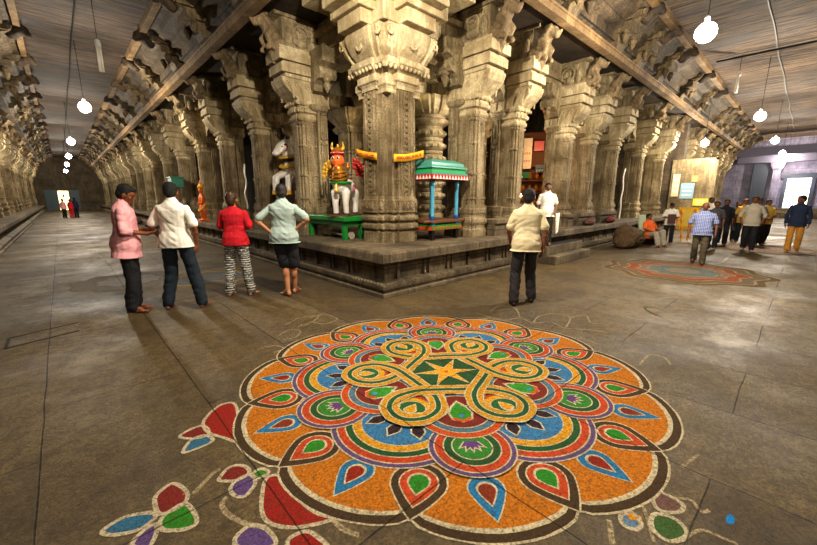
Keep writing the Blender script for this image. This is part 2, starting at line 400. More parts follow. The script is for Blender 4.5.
# far end of the left aisle: pale wall, blue shutters either side of a lit doorway
M_ENDW = stone('end_wall_plaster', '6f6148', '3d3222')
M_SHUT = plain('shutter_paint', '5b7079', .6, nz=.25, scale=12)
b = MB(); b.box(-7, -3.64, L_END, L_END+.3, 0, 6.05); b.box(-2.72, 6, L_END, L_END+.3, 0, 6.05); b.box(-3.64, -2.72, L_END, L_END+.3, 2.3, 6.05); struct(b, 'wall_end_left', M_ENDW)
b = MB(); b.box(-5.0, 0, L_END-.6, L_END, 0, .12); struct(b, 'floor_step', M_PLINTH)
def shutter(x0, x1, lab):
    t = empty('shutter', ((x0+x1)/2, L_END-.08, .12), 0, lab, 'shutter', 'blue grey shutters at the end of the left aisle')
    w = (x1-x0)/2; mb = MB(); k = 9
    for i in range(k): mb.box(-w+2*w*i/k+.01, -w+2*w*(i+1)/k-.01, 0, .04, 0, 2.25)
    mb.build('panel', M_SHUT, t)
    for z in (0, 1.05, 2.18): mb = MB(); mb.box(-w, w, -.03, 0, z, z+.09); mb.build('rail', M_SHUT, t)
shutter(-4.75, -3.68, 'blue-grey panelled shutter left of the lit yellow doorway')
shutter(-2.68, -1.80, 'blue-grey panelled shutter right of the lit yellow doorway')
b = MB(); b.box(-3.64, -2.72, L_END+.15, L_END+.2, 0, 2.3); o = b.build('door_1', emis('lit_yellow_door', (1,.78,.25), 1.6)); o['kind'] = 'structure'
b = MB(); b.tube([(-3.18+.2*cos(a), L_END+.12, 1.75+.14*sin(a)) for a in [PI*2*i/16 for i in range(17)]], .03); b.box(-3.26,-3.10,L_END+.1,L_END+.14,1.6,1.85)
b.build('emblem', plain('dark_emblem', '3a2a12'), o)

# far end of the right aisle: wall with lilac light painted into its plaster colour, dark blue framed lit doorway
M_LIL = stone('painted_lilac_light_plaster', '8d8798', '575260', joints=2)
b = MB(); b.box(R_END, R_END+.3, -12, -4.32, 0, 6.05); b.box(R_END, R_END+.3, -3.04, 8, 0, 6.05); b.box(R_END, R_END+.3, -4.32, -3.04, 3.0, 6.05); b.box(R_END,R_END+.3,-4.32,-3.04,0,.75)
struct(b, 'wall_end_right', M_LIL)
b = MB(); b.box(R_END-1.6, R_END, -8, 0, 0, .45); b.box(R_END-.9, R_END, -8, 0, .45, .75); struct(b, 'floor_step_right', M_PLINTH, .02)
M_DBLUE = plain('dark_blue_frame', '252c3a', .5)
b = MB()
b.box(R_END-.15, R_END+.05, -4.55, -4.32, .75, 3.2); b.box(R_END-.15, R_END+.05, -3.04, -2.8, .75, 3.2); b.box(R_END-.2, R_END+.05, -4.7, -2.65, 3.0, 3.35)
o = struct(b, 'door_2', M_DBLUE)
b = MB(); b.box(R_END+.2, R_END+.25, -4.4, -2.95, .75, 3.1); b.build('lit_room', emis('lit_room_glow', (1,.9,.55), 1.3), o)
b = MB()
for y in (-4.1,-3.85,-3.6,-3.35): b.box(R_END+.1, R_END+.13, y, y+.05, .75, 2.2)
b.box(R_END+.1, R_END+.13, -4.32, -3.04, 2.2, 2.3); b.box(R_END+.1, R_END+.13, -4.32, -3.04, 1.5, 1.55); b.build('gate_bars', plain('gilt_bars', '8a7430'), o)
b = MB(); b.box(R_END-.5, R_END-.02, -1.9, -1.0, .75, 4.2); o = struct(b, 'wall_painted_recess', M_DBLUE)  # solid box for a recess, its darkness put into the colour
for y in (-2.4, -5.0, -6.4):
    b = MB(); b.stack([(-.22,-.22),(.22,-.22),(.22,.22),(-.22,.22)], [(.75,1.3),(1.0,1.3),(1.1,1),(3.6,1),(3.8,1.5),(4.2,2)], R_END-.5, y)
    tag(b.build('end_pillar', M_LIL), 'lilac lit square pillar on the platform at the end of the right aisle', 'pillar', 'lilac pillars at the end of the right aisle', 'thing')
b = MB(); b.box(R_END-3, R_END-2.6, -8, 0, 4.6, 5.2); b.box(R_END-1.2, R_END-.8, -8, 0, 4.2, 4.7)
struct(b, 'trim_4', plain('grey_purple_beam', '5a5566', .7, nz=.25))

# ------------------------------------------------------------------ pillars
def sq(h, c=.0, r=.0, rw=.5):
    """square plan half-size h; c = corner step; r = projecting centre band depth on each face of half width rw*h"""
    q = []
    w = rw*h
    side = [(-h+c, -h), (-w, -h), (-w, -h-r), (w, -h-r), (w, -h), (h-c, -h)] if r else [(-h+c, -h), (h-c, -h)]
    if c: side.append((h-c, -h+c))
    for k in range(4):
        a = k*PI/2
        for (x, y) in side: q.append((x*round(cos(a)) - y*round(sin(a)), x*round(sin(a)) + y*round(cos(a))))
    return q

def lion(seed=0):
    """rearing guardian lion for the brackets: faces -y"""
    mb = MB()
    mb.chain([(0,-.30,4.50), (0,-.37,4.68), (0,-.44,4.86), (0,-.50,4.95)], [.15,.16,.14,.12])
    mb.ell((0, -.58, 4.97), (.13, .15, .13)); mb.ell((0, -.70, 4.92), (.09, .09, .065)); mb.ell((0, -.69, 4.85), (.07, .06, .03)); mb.ell((0,-.79,4.945),(.035,.03,.03))
    for s in (-1, 1):
        mb.ell((s*.065, -.67, 5.01), (.035, .035, .035)); mb.ell((s*.11, -.52, 5.06), (.035, .05, .045))
        for k in range(7):
            a = -1.0 + k*.5; mb.ell((s*.135, -.49+.12*cos(a+1.6), 4.90+.15*sin(a)), (.05, .05, .05), 8, 6)
        mb.chain([(s*.11,-.40,4.82), (s*.14,-.53,4.66), (s*.13,-.46,4.52), (s*.13,-.53,4.46)], [.075,.06,.05,.06])
        mb.chain([(s*.13,-.22,4.60), (s*.16,-.42,4.52), (s*.15,-.34,4.42)], [.11,.08,.06])
    mb.ell((0,-.36,4.44),(.12,.1,.07)); mb.chain([(0,-.38,4.45),(0,-.36,4.26)],[.10,.05])
    return mb

def colonnade_pillar():
    t = empty('carved_pillar')
    C1 = .225                                   # colonette half width, centre at y=.225
    mb = MB()
    p = sq(.25, .03)
    mb.stack(p, [(.72,1.12),(.88,1.12),(.90,1.02),(.96,1.02),(.99,1.1),(1.03,1.17),(1.08,1.17),(1.12,1.1),(1.14,1.0),(1.2,1.0),(1.22,1.08),(1.3,1.08),(1.33,.98),(1.4,.96)], 0, .24)
    pr = sq(.34, .02)
    mb.stack(pr, [(z_, s_, s_*.62) for z_, s_ in [(.72,1.04),(.9,1.04),(.91,.97),(.96,.97),(.97,1.06),(1.08,1.06),(1.10,.97),(1.2,.97),(1.21,1.03),(1.33,1.03),(1.34,.94)]], 0, .44)
    mb.build('base', M_SHAFT, t, bevel=.006)
    mb = MB()
    mb.stack(sq(.21, .04, .025, .42), [(1.38,1),(3.18,.98)], 0, .235)
    for z in (1.5, 2.0, 2.62, 3.08): mb.stack(sq(.222, .03), [(z,.96),(z+.015,1.02),(z+.045,1.02),(z+.06,.96)], 0, .235)
    for s in (-1, 1):
        for k in range(11):                      # scroll medallions down the front and side strips
            z = 1.62 + k*.14
            mb.ell((0, .012, z), (.05, .012, .045), 8, 6); mb.ell((s*.218, .235, z), (.012, .05, .045), 8, 6)
    mb.build('colonette', M_SHAFT, t)
    mb = MB()
    mb.stack(sq(.215, .02, .02, .5), [(3.16,1),(3.2,1.12),(3.25,1.12),(3.26,1.0),(3.3,1.0),(3.33,1.22),(3.40,1.25),(3.42,1.1),(3.46,1.1)], 0, .235)
    mb.build('capital', M_PALE, t, bevel=.006)
    mb = MB()
    mb.box(-.29, .29, .40, .64, 1.3, 3.5)
    for s in (-1, 1):
        for (y0, y1, z0, z1) in ((.46,.62,1.45,2.05),(.46,.62,2.12,2.72),(.46,.62,2.8,3.35)):
            x = s*.29
            for a in ((y0,y0+.02,z0,z1),(y1-.02,y1,z0,z1),(y0,y1,z0,z0+.03),(y0,y1,z1-.03,z1)):
                mb.box(min(x,x+s*.02), max(x,x+s*.02), *a)
            mb.ell((x, (y0+y1)/2, (z0+z1)/2), (.03, (y1-y0)*.28, (z1-z0)*.3), 10, 8)
    mb.stack(sq(.34,.02), [(3.36,.86,.5),(3.4,1,.62),(3.5,1,.62)], 0, .44)
    mb.build('rear_pier', M_SHAFT, t)
    mb = MB()
    prof = [(.72,3.46),(.0,3.46),(-.03,3.50),(-.05,3.54),(-.03,3.56),(-.10,3.62),(-.20,3.69),(-.29,3.78),(-.34,3.88),(-.35,3.94),(.72,3.94)]
    mb.extr(prof, -.27, .27)
    for s in (-1, 1):                            # scrolls and fringe cut on the cheeks
        for k in range(4):
            y = .52 - k*.22
            mb.tube([(s*.275, y+.02-.11*u*u, 3.56+.32*u) for u in [i/6 for i in range(7)]], .022, 6)
            mb.tube([(s*.275, y-.1+.05*cos(a), 3.84+.05*sin(a)) for a in [PI*2*i/9 for i in range(10)]], .016, 6)
        for k in range(9): mb.ell((s*.275, 0.68-k*.09, 3.50), (.025,.045,.04), 8, 6)
    for k in range(4): mb.ell((-.2+k*.133, -.035, 3.51), (.05,.03,.045), 8, 6)
    mb.build('flared_bracket', M_PALE, t, bevel=.008)
    mb = MB()
    mb.box(-.29, .29, -.28, .78, 3.94, 4.02); mb.box(-.31, .31, -.36, .78, 4.03, 4.20); mb.box(-.29, .29, -.32, .78, 4.2, 4.24); mb.box(-.33, .33, -.40, .8, 4.25, 4.44); mb.box(-.28, .28, -.36, .8, 4.44, 4.52)
    mb.build('corbel_block', M_PALE, t, bevel=.012)
    for s in (-1, 1):                            # cross arms with hanging buds
        mb = MB()
        pr_ = [(s*.27,3.72),(s*.40,3.76),(s*.44,3.88),(s*.53,3.94),(s*.64,3.96),(s*.70,4.05),(s*.68,4.15),(s*.60,4.2),(s*.76,4.26),(s*.80,4.36),(s*.80,4.54),(s*.27,4.54)]
        mb.extr(pr_, .28, .68, 'y')
        q = mb.build('cross_arm', M_BRACK, t, bevel=.01)
        mb = MB(); mb.lathe([(.01,-.2),(.05,-.13),(.085,-.05),(.05,0),(.09,.04),(.09,.08)], (s*.60, .48, 3.90), 10); mb.build('hanging_bud', M_BRACK, q)
    mb = MB(); mb.box(-.21, .21, -.26, .9, 4.5, 5.12); mb.box(-.25,.25,-.30,.9,4.5,4.56); mb.box(-.25,.25,-.42,.9,5.06,5.12)
    for s in (-1, 1):
        mb.tube([(s*.215, .14+.19*cos(a)*(1-a/14), 4.80+.20*sin(a)*(1-a/14)) for a in [i*.45 for i in range(20)]], .042, 7); mb.ell((s*.21,-.12,4.74),(.06,.10,.18),10,8); mb.ell((s*.21,.14,4.66),(.07,.17,.10),10,8)
        mb.tube([(s*.215, .62+.15*cos(a), 4.80+.17*sin(a)) for a in [i*.5 for i in range(17)]], .03, 7)
    mb.build('relief_panel', M_BRACK, t)
    lion().blend('lion', M_YALI, t, .022, 2)
    return t
def upper_bracket():
    t = empty('upper_bracket')
    mb = MB()
    up = [(-.80,5.16),(-1.0,5.16),(-1.04,5.26),(-1.10,5.29),(-1.12,5.40),(-1.22,5.44),(-1.30,5.52),(-1.30,5.62),(-1.46,5.68),(-1.56,5.76),(-1.60,5.86),(-.80,5.86)]
    mb.extr(up, -.24, .24)
    mb.box(-.36, .36, -1.36, -.95, 5.46, 5.66); mb.box(-.32,.32,-1.52,-1.1,5.70,5.84)
    for s in (-1,1): mb.lathe([(.01,-.26),(.06,-.18),(.1,-.06),(.06,0),(.1,.06)], (s*.27, -1.2, 5.44), 10)
    mb.build('corbel', M_COVE_B, t, bevel=.01)
    mb = MB()
    mb.chain([(0,-1.55,5.72),(0,-1.74,5.84),(0,-1.86,5.76)], [.14,.12,.08]); mb.ell((0,-1.78,5.86),(.12,.12,.11))
    for s in (-1,1): mb.ell((s*.08,-1.76,5.95),(.03,.04,.05)); mb.ell((s*.1,-1.64,5.76),(.06,.08,.08))
    mb.blend('lion_head', M_YDARK, t, .022, 2)
    return t
M_COVE_B = stone('upper_bracket_stone', '84714f', '352a1b', carve=.25, cscale=8, bump=.8)
M_YDARK = stone('dark_lion_stone', '5d4c38', '1f170f', carve=.2, cscale=16)  # darker version of the lion stone for the upper heads

ORD = ['first','second','third','fourth','fifth','sixth','seventh','eighth','ninth','tenth','eleventh','twelfth','thirteenth','fourteenth','fifteenth','sixteenth','seventeenth','eighteenth']
proto = colonnade_pillar(); uproto = upper_bracket()
XR = [2.995, 4.55, 7.25, 8.95, 11.0, 14.0, 17.1, 21.4, 23.6, 25.9, 28.2, 30.5, 32.8, 35.1]
YL = [3.50, 5.95, 8.7, 11.3, 14.5, 17.6, 20.6, 23.6, 26.6, 29.6, 32.6, 35.6, 38.6, 41.6, 44.6, 47.6, 50.6, 53.4]
YF = [7.6+i*2.8 for i in range(17)]
first = True
def put(x, y, rz, label, group):
    global first
    o = proto if first else copy_tree(proto); first = False
    o.location = (x, y, 0); o.rotation_euler = (0, 0, rz)
    tag(o, label, 'pillar', group, 'thing')
    o = uproto if uproto.get('label') is None else copy_tree(uproto)
    o.location = (x, y, 0); o.rotation_euler = (0, 0, rz)
    tag(o, 'upper corbel bracket above the ' + label.replace('carved lion ', '').replace(', along the', ',').replace('of the shadowed row down the', 'at'), 'bracket', 'upper ' + group.replace('pillars', 'brackets'), 'structure')
for i, x in enumerate(XR):
    put(x, .45, 0, f'{ORD[i]} carved lion pillar right of the corner pillar, along the right aisle', 'lion pillars along the right aisle')
for i, y in enumerate(YL):
    put(.42, y, -PI/2, f'{ORD[i]} carved lion pillar left of the corner pillar, along the left aisle', 'lion pillars along the left aisle')
for i, y in enumerate(YF):
    put(-5.40, y, PI/2, f'{ORD[i]} nearest pillar of the shadowed row down the far left edge', 'pillars of the row at the far left')

# the big corner pillar
def corner_pillar():
    cx, cy = 1.22, 1.27
    t = empty('corner_pillar', (cx, cy, 0), 0, 'massive pale corner pillar with flared capital and two yellow banners', 'pillar'); t['kind'] = 'thing'
    p = sq(.415, .12, .055, .46)
    mb = MB()
    mb.stack(p, [(.72,1.06),(.92,1.06),(.925,1.0),(.955,1.0),(.96,1.10),(.985,1.13),(1.04,1.13),(1.07,1.08),(1.075,1.0),(1.11,1.0),(1.115,1.08),(1.14,1.12),(1.19,1.12),(1.22,1.07),(1.225,.99),(1.27,.99),(1.275,1.07),(1.50,1.07),(1.52,1.03),(1.58,.99)])
    for k in range(4):
        R = Matrix.Rotation(k*PI/2, 3, 'Z')
        for j in range(7):
            v = R @ Vector((-.27+j*.09, -.505 if 1 < j < 5 else -.44, 0)); mb.ell((v.x, v.y, 1.40), (.038,.038,.08), 8, 6)
    mb.build('base', M_SHAFT, t, bevel=.008)
    mb = MB()
    mb.stack(p, [(1.54,.99),(3.48,.95)])
    for k in range(4):
        R = Matrix.Rotation(k*PI/2, 3, 'Z')
        def bx(x0, x1, y0, y1, z0, z1):
            a = R @ Vector((x0, y0, 0)); c = R @ Vector((x1, y1, 0))
            mb.box(min(a.x,c.x), max(a.x,c.x), min(a.y,c.y), max(a.y,c.y), z0, z1)
        for x in (-.13, -.055, .035, .11): bx(x, x+.016, -.476, -.44, 1.6, 3.38)
        for x in (-.235, -.20, .19, .225): bx(x, x+.014, -.419, -.39, 1.6, 3.32)
        for j in range(18):
            v = R @ Vector((0, -.470, 0)); mb.ell((v.x, v.y, 1.68+j*.095), (.025,.025,.035), 6, 5)
    mb.build('shaft', M_SHAFT, t)
    mb = MB()
    def capl(x, y, w, z):
        mb.stack(sq(w), [(z,1),(z+.06,1),(z+.10,1.12),(z+.12,1.26),(z+.22,1.28),(z+.25,1.12),(z+.30,1.05)], x, y)
    for k in range(4):
        v = Matrix.Rotation(k*PI/2, 3, 'Z') @ Vector((0, -.262, 0)); capl(v.x, v.y, .205, 3.40)
        v = Matrix.Rotation(k*PI/2, 3, 'Z') @ Vector((-.26, -.26, 0)); capl(v.x, v.y, .145, 3.33)
    mb.build('facet_caps', M_PALE, t, bevel=.008)
    mb = MB()
    mb.stack(sq(.5, .07, .06, .5), [(3.62,.82),(3.67,.93),(3.71,1.04),(3.75,1.12),(3.83,1.14),(3.86,1.06)])
    for k in range(4):
        R = Matrix.Rotation(k*PI/2, 3, 'Z')
        for j in range(11):
            v = R @ Vector((-.5+j*.1, -.58 if 2 < j < 8 else -.525, 0)); mb.ell((v.x, v.y, 3.715), (.036,.036,.05), 8, 6)
    mb.build('dentil_cornice', M_PALE, t, bevel=.006)
    mb = MB()
    mb.stack(sq(.5, .08, .04, .5), [(3.85,.92),(3.90,1.0),(3.98,1.14),(4.08,1.25),(4.18,1.32),(4.25,1.34),(4.30,1.32)])
    for k in range(4):
        R = Matrix.Rotation(k*PI/2, 3, 'Z')
        for x in (-.52, -.26, .26, .52):
            mb.tube([R @ Vector((x*(.70+.30*u), -.49-.20*u**.8, 3.88+.38*u)) for u in [i/6 for i in range(7)]], .035, 8)
        mb.tube([R @ Vector((.08*cos(a), -.66, 4.10+.09*sin(a))) for a in [i*.55 for i in range(17)]], .028, 7)
        for s in (-1, 1):
            mb.tube([R @ Vector((s*(.52+.05*cos(a)), -.67, 4.17+.05*sin(a))) for a in [i*.55 for i in range(17)]], .022, 7)
    mb.build('flared_capital', M_PALE, t, bevel=.01)
    mb = MB()
    for (hx, hy, z0, z1) in ((.34,.86,4.30,4.66),(.86,.34,4.30,4.66),(.64,.64,4.32,4.62),(.42,.95,4.5,4.9),(.95,.42,4.5,4.9),(.36,1.14,4.6,4.9),(1.14,.36,4.6,4.9),(.76,.76,4.62,4.9)):
        mb.box(-hx, hx, -hy, hy, z0, z1)
    mb.build('cross_block', M_PALE, t, bevel=.02)
    mb = MB()
    for (hx, hy, z0, z1) in ((.55,1.14,4.9,5.12),(1.14,.55,4.9,5.12),(1.1,1.1,4.9,5.12)): mb.box(-hx, hx, -hy, hy, z0, z1)
    mb.build('upper_blocks', M_PALE, t, bevel=.02)
    return t
corner_pillar()
# lintels from the corner pillar to its neighbours, with the coffered side blocks
b = MB(); b.box(2.37, 2.9, .95, 1.6, 4.34, 5.12); b.box(2.37, 2.9, .88, 1.67, 4.52, 4.64); b.box(2.37,2.9,.84,1.71,4.84,4.95)
struct(b, 'lintel_corner_right', M_PALE, .012)
b = MB(); b.box(.95, 1.6, 2.42, 3.4, 4.34, 5.12); b.box(.88, 1.67, 2.42, 3.4, 4.52, 4.64); b.box(.84,1.71,2.42,3.4,4.84,4.95)
struct(b, 'lintel_corner_left', M_PALE, .012)

# ornate round pillar and plainer square pillars inside the hall
def round_pillar(x, y, lab):
    t = empty('round_pillar', (x, y, 0), 0, lab, 'pillar'); t['kind'] = 'thing'
    pr = [(.44,.72),(.44,.95),(.38,.98),(.40,1.1),(.34,1.14)]
    z = 1.14
    while z < 3.3:
        pr += [(.33,z+.02),(.37,z+.06),(.40,z+.12),(.37,z+.2),(.32,z+.24),(.34,z+.27),(.34,z+.31)]; z += .32
    mb = MB(); mb.lathe(pr, n=28)
    for k in range(14):
        a = 2*PI*k/14
        for zz in (1.35, 1.67, 1.99, 2.31, 2.63, 2.95, 3.27): mb.ell((.385*cos(a), .385*sin(a), zz-.07), (.05,.05,.06), 6, 5)
    mb.build('ringed_shaft', M_PALE, t)
    mb = MB(); mb.lathe([(.34,3.36),(.44,3.42),(.5,3.5),(.4,3.58),(.45,3.64)], n=28); mb.stack(sq(.5,.08,.05,.5), [(3.62,.9),(3.7,1.1),(3.9,1.3),(4.0,1.3)])
    mb.build('capital', M_PALE, t)
    mb = MB(); mb.box(-1.1,1.1,-.3,.3,4.0,4.3); mb.box(-.3,.3,-1.1,1.1,4.0,4.3); mb.box(-.6,.6,-.6,.6,4.3,5.12)
    for s in ((1,0),(-1,0),(0,1),(0,-1)): mb.lathe([(.01,-.2),(.07,-.1),(.1,0),(.1,.05)], (s[0]*.95, s[1]*.95, 3.98), 10)
    mb.build('cross_bracket', M_BRACK, t)
round_pillar(3.95, 2.8, 'ringed round pillar standing behind the teal canopy stand')
def hall_pillar():
    t = empty('hall_pillar')
    mb = MB(); mb.stack(sq(.36,.03), [(.72,1.15),(1.0,1.15),(1.05,1),(1.2,1.1),(1.3,1)]); mb.build('base', M_SHAFT, t)
    mb = MB(); mb.stack(sq(.33,.06,.02,.5), [(1.3,1),(3.4,.97)])
    for z in (1.5,2.1,2.2,2.8,2.9): mb.stack(sq(.35,.05), [(z,.96),(z+.03,1.02),(z+.06,.96)])
    mb.build('shaft', M_SHAFT, t)
    mb = MB(); mb.stack(sq(.36,.04), [(3.38,1),(3.5,1.25),(3.6,1.0),(3.8,1.5),(4.0,1.6)]); mb.box(-1,1,-.28,.28,4.0,4.3); mb.box(-.28,.28,-1,1,4.0,4.3); mb.box(-.5,.5,-.5,.5,4.3,5.12)
    mb.build('capital', M_BRACK, t)
    return t
hp = hall_pillar(); k = 0
spots = [(3.1,5.2,'behind the orange faced cow statue'),(6.2,3.1,'behind the first lion pillars right of the corner'),(6.2,5.6,'at the dark back corner of the hall'),
         (9.0,4.2,'in the dark hall behind the white shirted priest'),(11.2,3.2,'in the dark hall beyond the priest'),(14.1,3.2,'deep in the hall toward the lit stall'),
         (3.1,8.2,'in the dark hall behind the white horse statue'),(3.1,11.2,'in the hall deep behind the left row')]
for i, (x, y, l) in enumerate(spots):
    o = hp if i == 0 else copy_tree(hp); o.location = (x, y, 0); tag(o, 'square stone pillar ' + l, 'pillar', 'square pillars inside the hall', 'thing')
# steps up to the hall in the wide bay of the right row
b = MB(); b.box(4.7, 6.7, -.55, .0, 0, .2); b.box(4.7, 6.7, -.32, .0, .2, .42)
tag(b.build('stone_steps', M_PLINTH, bevel=.015), 'low stone steps against the plinth in front of the priest', 'steps')
# low parapet slabs on the plinth edge of the right row
for i, (x0, x1) in enumerate(((3.35,4.5),(7.0,7.35),(7.7,8.8),(9.4,10.8))):
    b = MB(); b.box(x0, x1, .25, .55, .70, .98); b.box(x0-.02, x1+.02, .2, .6, .98, 1.08)
    tag(b.build('parapet_slab', M_PLINTH, bevel=.015), ['low stone parapet block between first and second right row pillars','short parapet block at the head of the steps','low parapet block between third and fourth right row pillars','low parapet block behind the orange sashed man'][i], 'parapet', 'low parapet blocks on the plinth')

def cloth(name, hx, rough=.85): return plain(name, hx, rough, nz=.07, scale=7, bump=.25)

# ------------------------------------------------------------------ statues, stands and things on the plinth
PZ = .72
pt = lambda n, h, r=.35: plain(n, h, r, nz=.06, scale=12)
P_WH = pt('white_enamel','e6e0d6'); P_OR = pt('orange_enamel','ee7431'); P_YE = pt('yellow_enamel','e0b02a'); P_GO = plain('gold_paint','c48a2e',.35,.5); P_GR = pt('green_enamel','1f8a34'); P_RD = pt('red_enamel','b3231c'); P_PK = pt('pink_enamel','c9708a'); P_BK = pt('black_enamel','1a1716'); P_TE = pt('teal_enamel','4a8f80'); P_LB = pt('sky_blue_enamel','58a9c4'); P_WD = pt('brown_wood','6b4524',.6)
# green bench
t = empty('green_bench', (.72, 2.52, PZ), 0, 'bright green wooden bench under the orange faced cow statue', 'bench')
mb = MB(); mb.box(-.28,.28,-.80,.80,.37,.46); mb.build('top', P_GR, t, bevel=.008)
mb = MB(); mb.box(-.24,.24,-.74,.74,.28,.37); mb.build('apron', pt('green_dark','177028'), t, bevel=.006)
for x in (-.2,.2):
    for y in (-.68,.68): mb = MB(); mb.box(x-.04,x+.04,y-.05,y+.05,0,.28); mb.build('leg', P_GR, t, bevel=.006)
mb = MB(); mb.seg((-.5,0,0),(.5,0,0),.07,.07,16); mb.tube([(-.5,.0,.0),(-.3,.09,.0),(.3,.09,.0)],.02)
o = mb.build('rolled_mat', pt('rolled_mat_grey','a59c88')); tag(o, 'pale rolled mat lying under the green bench', 'mat'); o.location = (.78, 2.35, PZ+.075); o.rotation_euler = (0,0,rad(80))
# winged cow with a human face, facing the left aisle
BZ = PZ+.46
t = empty('cow_statue', (.80, 2.24, BZ+.003), rad(35), 'painted white winged cow statue with an orange human face and horned crown', 'statue')
t.scale = (.93,.93,.93)
mb = MB()
mb.ell((.1,0,.62),(.36,.19,.20)); mb.ell((-.2,0,.66),(.17,.18,.2)); mb.chain([(-.22,0,.72),(-.28,0,.92),(-.28,0,1.02)],[.16,.12,.09])
for x, dx in ((-.2,-.03),(.34,.04)):
    for y in (-.12,.12): mb.chain([(x,y,.5),(x+dx,y,.28),(x,y,.04)],[.10,.068,.062])
mb.blend('body', P_WH, t, .014, 3)
mb = MB(); mb.chain([(-.225,0,.80),(-.285,0,.98)],[.175,.12],18); mb.build('gilt_chest', P_GO, t, True)
for x in (-.2,.34):
    for y in (-.12,.12): mb = MB(); mb.lathe([(.075,0),(.070,.05),(.06,.06)],(x,y,0),12); mb.build('hoof', P_BK, t)
mb = MB(); mb.ell((-.30,0,1.16),(.14,.135,.165),18,12); mb.ell((-.42,0,1.14),(.03,.025,.03)); mb.ell((-.40,0,1.08),(.03,.045,.014))
mb.ell((-.39,0,1.04),(.03,.03,.03))
for s in (-1,1): mb.ell((-.3,s*.125,1.14),(.025,.02,.05))
mb.blend('face', P_OR, t, .01, 2)
for s in (-1,1):
    mb = MB(); mb.ell((-.425,s*.058,1.20),(.02,.042,.024)); mb.build('eye', P_WH, t, True); mb = MB(); mb.ell((-.443,s*.058,1.20),(.01,.016,.018)); mb.build('pupil', P_BK, t, True)
    mb = MB(); mb.chain([(-.28,s*.08,1.33),(-.29,s*.13,1.43),(-.28,s*.115,1.53)],[.035,.028,.01]); mb.build('horn', P_YE, t, True)
    mb = MB(); mb.chain([(-.26,s*.20,1.10),(-.26,s*.20,1.02)],[.03,.05]); mb.build('ear_pendant', P_GO, t, True)
    mb = MB()                                              # wings of layered feathers
    for r in range(3):
        for k in range(6):
            a = -.3+k*.36; q_ = .09+.07*r; mb.ell((-.02, s*(.24+q_*cos(a)), .93+q_*1.15*sin(a)), (.028-.005*r,.040,.045), 8, 6)
    mb.build('wing', [P_RD, P_YE][s > 0], t, True)
mb = MB(); mb.lathe([(.14,0),(.15,.03),(.12,.06),(.13,.09),(.09,.13),(.03,.17),(.02,.22)],(-.28,0,1.27),18); mb.build('crown', P_GO, t)
mb = MB()
for k in range(9): a = -1.2+k*.3; mb.ell((-.28-.15*cos(a), .14*sin(a), 1.3),(.025,.025,.035),8,6)
mb.build('crown_jewels', P_RD, t)
mb = MB()
for (z, r_) in ((.99,.12),(.93,.145),(.86,.175),(.79,.19)):
    mb.tube([(-.27-r_*cos(a)*1.0, r_*sin(a), z-.04*cos(a)) for a in [PI*2*i/20 for i in range(21)]], .013, 8)
mb.build('necklace', P_GO, t)
mb = MB(); mb.tube([(-.2-.22*cos(a), .215*sin(a), .70) for a in [PI*2*i/24 for i in range(25)]], .030, 8); mb.build('green_sash', P_GR, t)
mb = MB(); mb.chain([(-.42,0,.66),(-.44,0,.54)],[.03,.045]); mb.build('bell', P_YE, t)
mb = MB(); mb.tube([(.42,0,.7),(.55,.04,.8),(.6,.1,.65),(.58,.14,.45)],[.03,.03,.025,.04],8); mb.build('tail', P_RD, t)
mb = MB()
for y in (-.14,.13): mb.tube([(-.02+.07*cos(a)+.15, math.copysign(.185,y), .60+.07*sin(a)) for a in [PI*2*i/14 for i in range(15)]],.014,6)
mb.build('painted_rosette', P_PK, t)
mb = MB(); mb.box(-.45,.5,-.25,.25,-.0,.03); o2 = mb.build('base_board', P_WD, t)
# rearing white horse between the first and second left pillars
t = empty('horse_statue', (1.25, 5.15, PZ), rad(25), 'painted rearing white horse statue with garlands, between two pillars of the left row', 'statue'); t.scale = (1.3,1.35,1.03)
mb = MB()
mb.chain([(.35,0,1.0),(.05,0,1.25),(-.15,0,1.55)],[.24,.23,.18]); mb.chain([(-.12,0,1.6),(-.25,0,1.85),(-.3,0,2.05)],[.16,.12,.1])
mb.chain([(-.28,0,2.1),(-.42,0,2.02),(-.58,0,1.86)],[.13,.11,.075]); mb.ell((-.6,0,1.84),(.075,.07,.065))
for s in (-1,1):
    mb.chain([(-.2,s*.13,1.42),(-.46,s*.15,1.30),(-.50,s*.15,.98)],[.11,.07,.055]); mb.chain([(.35,s*.12,.95),(.15,s*.13,.6),(.38,s*.13,.35),(.3,s*.13,.05)],[.14,.08,.055,.05]); mb.ell((-.24,s*.06,2.24),(.025,.02,.07))
mb.blend('body', P_WH, t, .018, 3)
mb = MB()
for k in range(8): mb.ell((-.14+k*.035, 0, 2.12-k*.09),(.05,.05,.07),8,6)
mb.build('mane', P_YE, t, True)
mb = MB(); mb.tube([(-.5,s_,z_) for s_, z_ in ((-.08,2.0),(0,2.05),(.08,2.0))],.02); mb.tube([(-.4,.1*sin(a),2.02+.1*cos(a)) for a in [PI*2*i/14 for i in range(15)]],.02); mb.build('bridle', P_RD, t)
for s in (-1,1): mb = MB(); mb.ell((-.42,s*.085,2.06),(.045,.025,.035)); mb.build('eye', P_BK, t, True); mb = MB(); mb.lathe([(.07,-.10),(.065,0)],(-.50,s*.15,.98),10); mb.build('hoof', P_YE, t)
mb = MB(); mb.tube([(-.22-.17*cos(a), .17*sin(a), 1.62-.08*cos(a)) for a in [PI*2*i/18 for i in range(19)]],.04,8); mb.build('garland', P_YE, t); mb = MB(); mb.tube([(-.28-.14*cos(a), .14*sin(a), 1.82-.06*cos(a)) for a in [PI*2*i/18 for i in range(19)]],.03,8); mb.build('garland', P_YE, t)
mb = MB(); mb.ell((-.26,0,1.75),(.14,.14,.09)); mb.build('dark_collar', P_BK, t, True)
